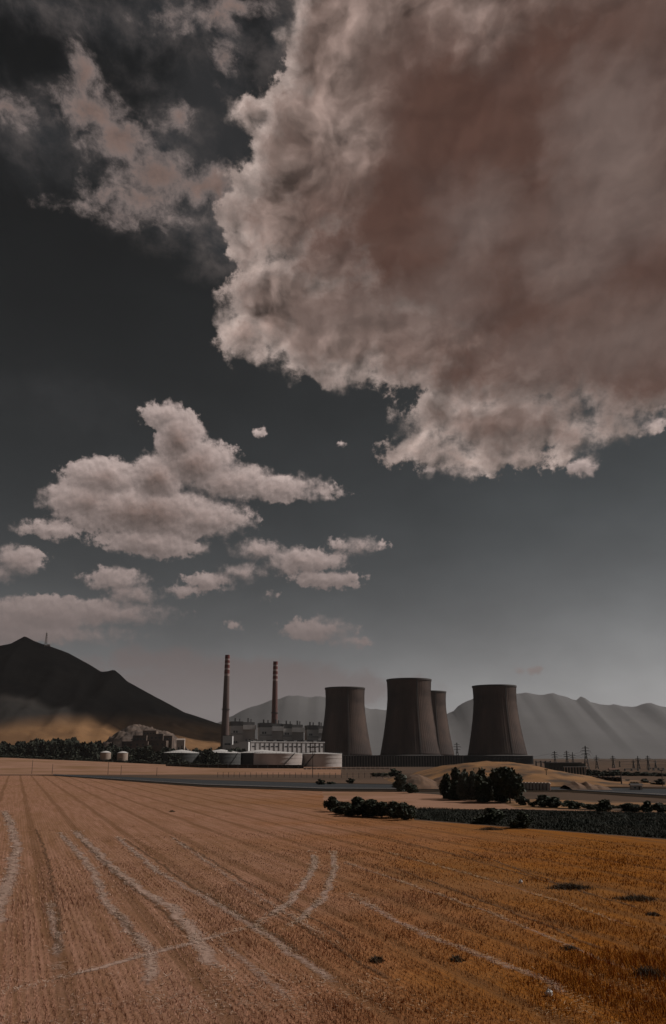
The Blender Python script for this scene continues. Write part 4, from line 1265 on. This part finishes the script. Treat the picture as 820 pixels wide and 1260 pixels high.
for i, (px, base, top, w, lb) in enumerate((
        (395, 966, 958, 9, 'small bush on the roadside below the tall utility pole'), (408, 965.5, 959.5, 7, 'tiny bush right of the utility pole by the road'),
        (432, 964, 957, 9, 'small bush midway between the utility pole and the roadside shrub'), (470, 955.5, 948, 18, 'wide low bush by the pale boundary wall'),
        (487, 956, 945.5, 14, 'dark bush at the right end of the pale boundary wall'))):
    plant('dark_bush', 'bush', px, base, top, w, lb, 'bush', 'little bushes along the road', 'leaf', 600, 10 + i % 2)
HG = 'hedge bushes below the pylons'
for i in range(34):
    px = 716 + i * 3.6 + random.uniform(-1, 1)
    plant('hedge_bush', 'bush', px, 0, 947.4 + 3.2 * (px > 765) + random.uniform(-1.2, 1.2), 12, 'dark bush in the long hedge below the pylons', 'bush', HG, 'leaf_far', 600, 10 + i % 2, D=470 + random.uniform(-15, 15))
for i, px in enumerate((640, 690, 768, 777, 792, 800, 808)):
    plant('roadside_bush', 'bush', px, 0, (958, 960, 959, 960, 958, 961, 958)[i], 13, 'low bush on the far side of the road at the right, before the hedge', 'bush', 'bushes on the far roadside', 'leaf_far', 600, 10 + i % 2, D=310 + 12 * (i % 3))

BELT = 'trees of the belt below the dark hill'
for i in range(150):
    px = random.uniform(-40, 300); row = random.random()
    D_ = 915 + row * 260
    zb = lf_far_z(px) * max(0, 1 - (D_ - 900) / 810.) - .3
    top = np.interp(px, [-40, 20, 60, 90, 130, 200, 300], [914, 913, 909, 908.5, 915, 920, 921]) + random.uniform(-1, 5)
    if i % 3 == 0: top += 4
    if 118 < px < 162 and row < .25: continue
    plant('belt_tree', 'round', px, 0, top, random.uniform(11, 17), 'dark round tree in the belt below the hill', 'tree', BELT, 'leaf_far', 800, 12 + i % 3, D=D_, z=zb)
for i in range(40):
    px = -30 + i * 8 + random.uniform(-3, 3)
    zb = lf_far_z(px)
    plant('belt_bush', 'bush', px, 0, np.interp(px, [0, 120, 290], [927, 932, 939]) + random.uniform(-1, 1), 14, 'low bush along the foot of the tree belt', 'bush', 'bushes at the foot of the tree belt', 'leaf_far', 600, 10 + i % 2, D=904, z=zb - .4)

# ------------------------------------------------------------------ field cover
TR = R(19.0)
ROW = np.array([-math.sin(TR), math.cos(TR)]); ACR = np.array([math.cos(TR), math.sin(TR)])
TRACKS = [  # (pixels, width in metres, strength): chaff rows and wheel tracks
    ([(6, 998), (16, 1020), (20, 1040), (14, 1075), (2, 1110), (-12, 1150)], .8, .8),
    ([(74, 1025), (95, 1048), (118, 1075), (130, 1108), (165, 1150), (184, 1175), (190, 1235)], .55, .7),
    ([(92, 1022), (130, 1060), (170, 1092), (215, 1120), (236, 1152), (268, 1190), (292, 1206)], .7, .8),
    ([(145, 1030), (190, 1070), (250, 1103), (300, 1132), (340, 1160), (395, 1200), (430, 1232)], .5, .6),
    ([(214, 1032), (300, 1092), (380, 1140), (420, 1165)], .35, .4),
    ([(384, 1048), (389, 1062), (378, 1082), (352, 1114), (318, 1138)], .42, .85),
    ([(411, 1048), (412, 1070), (398, 1105), (372, 1130), (350, 1146)], .42, .75),
    ([(20, 1218), (90, 1200), (190, 1172), (318, 1139)], .42, .75),
    ([(430, 1100), (520, 1150), (620, 1186), (690, 1218), (740, 1255)], .55, .5),
    ([(410, 1056), (500, 1087), (620, 1130), (740, 1180), (840, 1220)], .35, .4),
    ([(480, 1050), (600, 1082), (720, 1120), (830, 1158)], .3, .3),
    ([(60, 1110), (70, 1150), (73, 1195)], .4, .6),
    ([(260, 1150), (330, 1205), (380, 1255)], .45, .5)]
def resample(pix, step):
    pts = np.array([gnd(*p)[:2] for p in pix])
    seg = np.linalg.norm(np.diff(pts, axis=0), axis=1); s = np.r_[0, np.cumsum(seg)]
    q = np.arange(0, s[-1], step)
    # smooth corner interpolation
    a = np.stack([np.interp(q, s, pts[:, i]) for i in (0, 1)], 1)
    for _ in range(6):
        a[1:-1] = (a[:-2] + 2 * a[1:-1] + a[2:]) / 4
    return a
TP = [(resample(p, .5), w, k_) for p, w, k_ in TRACKS]
allp = np.concatenate([t[0] for t in TP]); allw = np.concatenate([np.full(len(t[0]), t[1]) for t in TP]); alls = np.concatenate([np.full(len(t[0]), t[2]) for t in TP])
def track_mask(xy):
    out_ = np.zeros(len(xy))
    for i in range(0, len(xy), 20000):
        d = np.linalg.norm(xy[i:i + 20000, None, :].astype(np.float32) - allp[None].astype(np.float32), axis=2)
        out_[i:i + 20000] = (np.clip(1.25 - d / allw, 0, 1) * alls).max(1)
    return np.clip(out_ * 1.6, 0, 1)

def scatter(n, y0, y1, pw=2.0):
    """points on the field inside a wide fan ahead of the camera, density falling with distance"""
    u = rng.random(n)
    inv = 1 / y0 + u * (1 / y1 - 1 / y0); y = 1 / inv
    x = (rng.random(n) * 2 - 1) * (y * .47 + 9.0)
    return np.stack([x, y], 1)

def in_field(xy):
    far = np.interp(xy[:, 0] / xy[:, 1], [-.4, -.3, -.14, 0, .08, .09, .17, .36, .5], [420, 420, 290, 248, 240, 126, 118, 99, 92]) * np.where(xy[:, 0] / xy[:, 1] > .52, .92, 1)
    return xy[:, 1] < far

def blades(xy, h, w, lean, seed):
    r = np.random.default_rng(seed); n = len(xy)
    a = r.uniform(0, 2 * math.pi, n); la = r.uniform(0, 2 * math.pi, n); ll = np.abs(r.normal(size=n)) * lean * h
    base = np.c_[xy, np.full(n, .0)]
    side = np.c_[np.cos(a), np.sin(a), np.zeros(n)] * (w / 2)[:, None]
    tip = base + np.c_[np.cos(la) * ll, np.sin(la) * ll, h]
    return np.stack([base - side, base + side, tip], 1).reshape(-1, 3)

N = 640000
xy = scatter(N, 17.5, 260.0)
# pull most stalks onto the drilled rows
t_ = xy @ ACR; s_ = xy @ ROW
pitch = .30
snap = np.round(t_ / pitch) * pitch + rng.normal(0, .035, N) + .05 * (fbm(s_ * .35, t_ * .05, 3) - .5)
near = xy[:, 1] < 75
t2 = np.where(near & (rng.random(N) < .82), snap, t_)
xy = t2[:, None] * ACR + s_[:, None] * ROW
tm = track_mask(xy)
cover = fbm(xy[:, 0] * .16, xy[:, 1] * .16, 5, .6)
pas = np.abs(((xy @ ACR) / 5.4 + .25 * fbm(xy[:, 1] * .03, xy[:, 0] * 0 + 2, 3)) % 1.0 - .5)      # the combine's passes
keep = in_field(xy) & (rng.random(N) < np.clip((255 - xy[:, 1]) / 170., 0, 1)) & (rng.random(N) > tm * .92) & (rng.random(N) < np.clip(.30 + 2.2 * (cover - .32), .12, 1)) & (rng.random(N) > (pas < .05) * .8)
xy = xy[keep]; cover = cover[keep]; n = len(xy)
gold = np.clip((xy[:, 0] / (xy[:, 1] + 8) + .1) / .4, 0, 1)
h = (.13 + .10 * gold + .42 * np.clip(cover - .45, 0, 1) * (1 + gold)) * (.6 + .8 * rng.random(n)) * np.clip(.9 + (26 - xy[:, 1]) * .08, .9, 1.7) * np.clip(1.35 - xy[:, 1] / 115., .30, 1)
wd = np.maximum(.012, xy[:, 1] * .00062) * (.8 + .8 * rng.random(n))
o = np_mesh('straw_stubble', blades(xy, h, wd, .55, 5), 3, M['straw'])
tag(o, 'dry straw stubble standing in rows all over the near field', 'stubble', kind='stuff')

# worn pale wheel tracks and dark furrows: thin ragged sheets on the soil
def trail_mat(name, c1, c2, dens):
    m = bpy.data.materials.new(name); m.use_nodes = True
    nt = m.node_tree; b = nt.nodes['Principled BSDF']; b.inputs['Roughness'].default_value = .95; b.inputs['Specular IOR Level'].default_value = .1
    L = nt.links.new
    tcn = nt.nodes.new('ShaderNodeTexCoord')
    at_ = nt.nodes.new('ShaderNodeAttribute'); at_.attribute_name = 'wear'
    def nz(scale, det):
        n = nt.nodes.new('ShaderNodeTexNoise'); n.inputs['Scale'].default_value = scale; n.inputs['Detail'].default_value = det; n.inputs['Roughness'].default_value = .65
        L(tcn.outputs['Object'], n.inputs['Vector']); return n.outputs[0]
    mx = nt.nodes.new('ShaderNodeMix'); mx.data_type = 'RGBA'
    ins = [i for i in mx.inputs if i.type == 'RGBA']; ins[0].default_value = (*c1, 1); ins[1].default_value = (*c2, 1)
    L(nz(6., 5), mx.inputs[0]); L([o for o in mx.outputs if o.type == 'RGBA'][0], b.inputs['Base Color'])
    ad = nt.nodes.new('ShaderNodeMath'); ad.operation = 'ADD'; L(at_.outputs['Fac'], ad.inputs[0]); L(nz(3.2, 9), ad.inputs[1])
    mr = nt.nodes.new('ShaderNodeMapRange'); mr.interpolation_type = 'SMOOTHSTEP'; mr.inputs[1].default_value = 1.20 - dens; mr.inputs[2].default_value = 1.72 - dens
    L(ad.outputs[0], mr.inputs[0]); L(mr.outputs[0], b.inputs['Alpha'])
    return m
M['trail'] = trail_mat('pale_trodden_straw', (.43, .30, .245), (.30, .19, .14), .33)
M['furrow'] = trail_mat('dark_furrow_soil', (.095, .05, .027), (.15, .085, .048), .26)
def trail(name, pts, w, m, z, k_, shift=0.0):
    n = len(pts)
    if n < 3: return
    tg = np.gradient(pts, axis=0); tg /= np.linalg.norm(tg, axis=1)[:, None] + 1e-9
    nr = np.c_[-tg[:, 1], tg[:, 0]]
    wob = (fbm(np.arange(n) * .25 + shift * 3, np.arange(n) * 0. + 5, 4) - .5) * w * 1.2
    us = np.array([-1, -.5, 0, .5, 1.])
    vs = [(p[0] + q[0] * (u * w + o_ + shift), p[1] + q[1] * (u * w + o_ + shift), z) for p, q, o_ in zip(pts, nr, wob) for u in us]
    ends = np.minimum(1, np.minimum(np.arange(n), n - 1 - np.arange(n)) / 8.)
    at_ = [(1 - u * u) * k_ * e for e in ends for u in us]
    fs = [(i * 5 + j, i * 5 + j + 1, i * 5 + j + 6, i * 5 + j + 5) for i in range(n - 1) for j in range(4)]
    me = bpy.data.meshes.new(name); me.from_pydata(vs, [], fs)
    a_ = me.attributes.new('wear', 'FLOAT', 'POINT'); a_.data.foreach_set('value', at_)
    me.materials.append(m)
    o = bpy.data.objects.new(name, me); C.objects.link(o); o['kind'] = 'structure'
for i, (pts, w, k_) in enumerate(TP):
    trail('wheel_track', pts, w * 1.05, M['trail'], .012 + .001 * i, .35 + .6 * k_)
FUR = [[(44, 1018), (60, 1060), (69, 1105), (76, 1192)], [(98, 1032), (150, 1082), (200, 1118), (245, 1165)], [(150, 1030), (230, 1086), (320, 1140), (400, 1192)],
       [(205, 1026), (300, 1083), (390, 1133), (470, 1180)], [(560, 1042), (660, 1078), (760, 1112)], [(470, 1062), (560, 1096), (680, 1142), (790, 1190)],
       [(290, 1100), (370, 1140), (430, 1176), (520, 1235)], [(430, 1020), (560, 1052), (700, 1092), (825, 1130)], [(135, 1112), (160, 1140), (180, 1172)]]
for i, f_ in enumerate(FUR):
    trail('furrow', resample(f_, .5), .34, M['furrow'], .030 + .001 * i, .75)

# pale chaff lying along the rows of the harvest and in the wheel tracks
cv = []
for (pts, w, k_), i in zip(TP, range(99)):
    m_ = int(len(pts) * 16 * k_)
    c = pts[rng.integers(0, len(pts), m_)] + rng.normal(0, w * .42, (m_, 2)) + rng.normal(0, .1, (m_, 2))
    gate = fbm(c[:, 0] * .8 + i, c[:, 1] * .8, 4, .6)
    c = c[(gate > .46) & (c[:, 1] > 17)]
    cv.append(c)
ex = scatter(30000, 17.5, 42.0)
ge = fbm(ex[:, 0] * .35 + 9, ex[:, 1] * .35, 5, .6)
ex = ex[(ge > .50 + .004 * np.clip(ex[:, 1] - 22, 0, 40))]
cv.append(ex)
c = np.concatenate(cv); n = len(c)
a = rng.uniform(0, 2 * math.pi, n); l = (.03 + .08 * rng.random(n)) * np.clip(c[:, 1] / 32, .8, 2.0); wd = np.maximum(.007, c[:, 1] * .00036)
dirv = np.c_[np.cos(a), np.sin(a), rng.normal(0, .16, n)]; sid = np.c_[-np.sin(a), np.cos(a), np.zeros(n)]
b0 = np.c_[c, .03 + .07 * rng.random(n)]
q = np.stack([b0 - dirv * l[:, None] - sid * wd[:, None], b0 + dirv * l[:, None] - sid * wd[:, None], b0 + dirv * l[:, None] + sid * wd[:, None], b0 - dirv * l[:, None] + sid * wd[:, None]], 1)
q[:, :, 2] = np.maximum(q[:, :, 2], .012)
o = np_mesh('chaff', q.reshape(-1, 3), 4, M['chaff'])
tag(o, 'pale straw chaff lying in lines and wheel tracks across the field', 'straw', kind='stuff')

# dark crop on the right
poly = [(gnd(*p).x, gnd(*p).y) for p in ((505, 996), (640, 997), (820, 1002), (1000, 1012), (1000, 1046), (820, 1032), (600, 1015), (512, 1008))]
sheet('crop_soil', [(505, 996), (640, 997), (820, 1002), (1000, 1012), (1000, 1046), (820, 1032), (600, 1015), (512, 1008)], .028, M['verge'], .8)
pp = np.array(poly); mn, mx_ = pp.min(0), pp.max(0)
c = mn + rng.random((90000, 2)) * (mx_ - mn)
ins = np.zeros(len(c), bool)
for (x0, y0), (x1, y1) in zip(poly, poly[1:] + poly[:1]):
    cond = ((y0 > c[:, 1]) != (y1 > c[:, 1])) & (c[:, 0] < (x1 - x0) * (c[:, 1] - y0) / (y1 - y0 + 1e-9) + x0)
    ins ^= cond
c = c[ins]; gr = fbm(c[:, 0] * .12, c[:, 1] * .5, 4)
n = len(c)
o = np_mesh('dark_crop', blades(c, (.12 + .75 * gr * gr) * (.6 + .6 * rng.random(n)), .10 + .16 * rng.random(n), 1.1, 8), 3, M['crop'])
tag(o, 'strip of low dark green crop along the right side of the field', 'crop', kind='stuff')

# weeds and litter in the field
def weed(px, base, top, wpx, label, v=0, n=420):
    loc = gnd(px, base); h = max(.1, hgt(top, loc.y)); w = wpx * PXM(loc.y)
    t = empty('dark_weed', loc, label, 'weed', 'dark weeds in the stubble field')
    r = np.random.default_rng(200 + v); m_ = n
    xy = np.c_[r.normal(0, w * .24, m_), r.normal(0, w * .10 + .12, m_)]
    hh = h * .8 * (.25 + .75 * r.random(m_)) * np.exp(-(xy[:, 0] / (w * .42)) ** 2)
    np_mesh('foliage', blades(xy, hh, np.full(m_, .05), .8, 300 + v), 3, M['weed'], t)
    st = MB()
    for i in range(6): st.beam((r.normal(0, w * .15), 0, 0), (r.normal(0, w * .2), r.normal(0, .1), h * .7), .03, 4, .01)
    st.build('stem', M['bark'], t)
    return t
for i, args in enumerate((
        (703, 1093, 1082, 58, 'widest flat dark weed patch, in the golden right half of the field', 0, 1100),
        (783, 1107, 1098, 58, 'long flat dark weed patch close to the right edge, below the widest one', 1, 900),
        (804, 1126, 1120, 18, 'small dark weed patch just under the long one near the right edge', 2),
        (800, 1202, 1184, 44, 'tall dark weed clump low at the right edge of the field', 3, 800),
        (464, 1183, 1173, 16, 'thin upright dark weed at the bottom centre of the field', 4),
        (562, 1182, 1173, 18, 'low dark weed right of the bottom centre, beside a chaff line', 5),
        (702, 1168, 1162, 24, 'low dark weed above the white bag, among golden straw', 7),
        (212, 999, 995.5, 7, 'lone dark tuft far out in the pale left half of the field', 11),
        (605, 1021, 1015, 36, 'dark dry weed line at the near side of the dark crop', 12, 900))):
    weed(*args)

def bag(px, base, s, label, seed):
    loc = gnd(px, base); loc.z = .12
    r = np.random.default_rng(seed)
    bm = bmesh.new(); bmesh.ops.create_icosphere(bm, subdivisions=3, radius=s)
    for v in bm.verts:
        d = v.co.normalized(); v.co = Vector((v.co.x * 1.0, v.co.y * .7, v.co.z * 1.15)) * (1 + .28 * math.sin(7 * d.x + 3 * d.z + seed) * math.cos(6 * d.y - 4 * d.z)) + Vector(r.normal(0, s * .05, 3))
        if v.co.z > s * .6: v.co.x *= .6; v.co.y *= .6
    me = bpy.data.meshes.new('plastic_bag'); bm.to_mesh(me); bm.free(); me.materials.append(M['bag'])
    o = bpy.data.objects.new('plastic_bag', me); o.location = loc; C.objects.link(o)
    return tag(o, label, 'litter', 'white litter in the field')
bag(676, 1226, .13, 'crumpled white plastic bag low in the straw at the right, near the camera', 3)
bag(641, 1087, .14, 'small white scrap of plastic far out in the golden straw', 5)
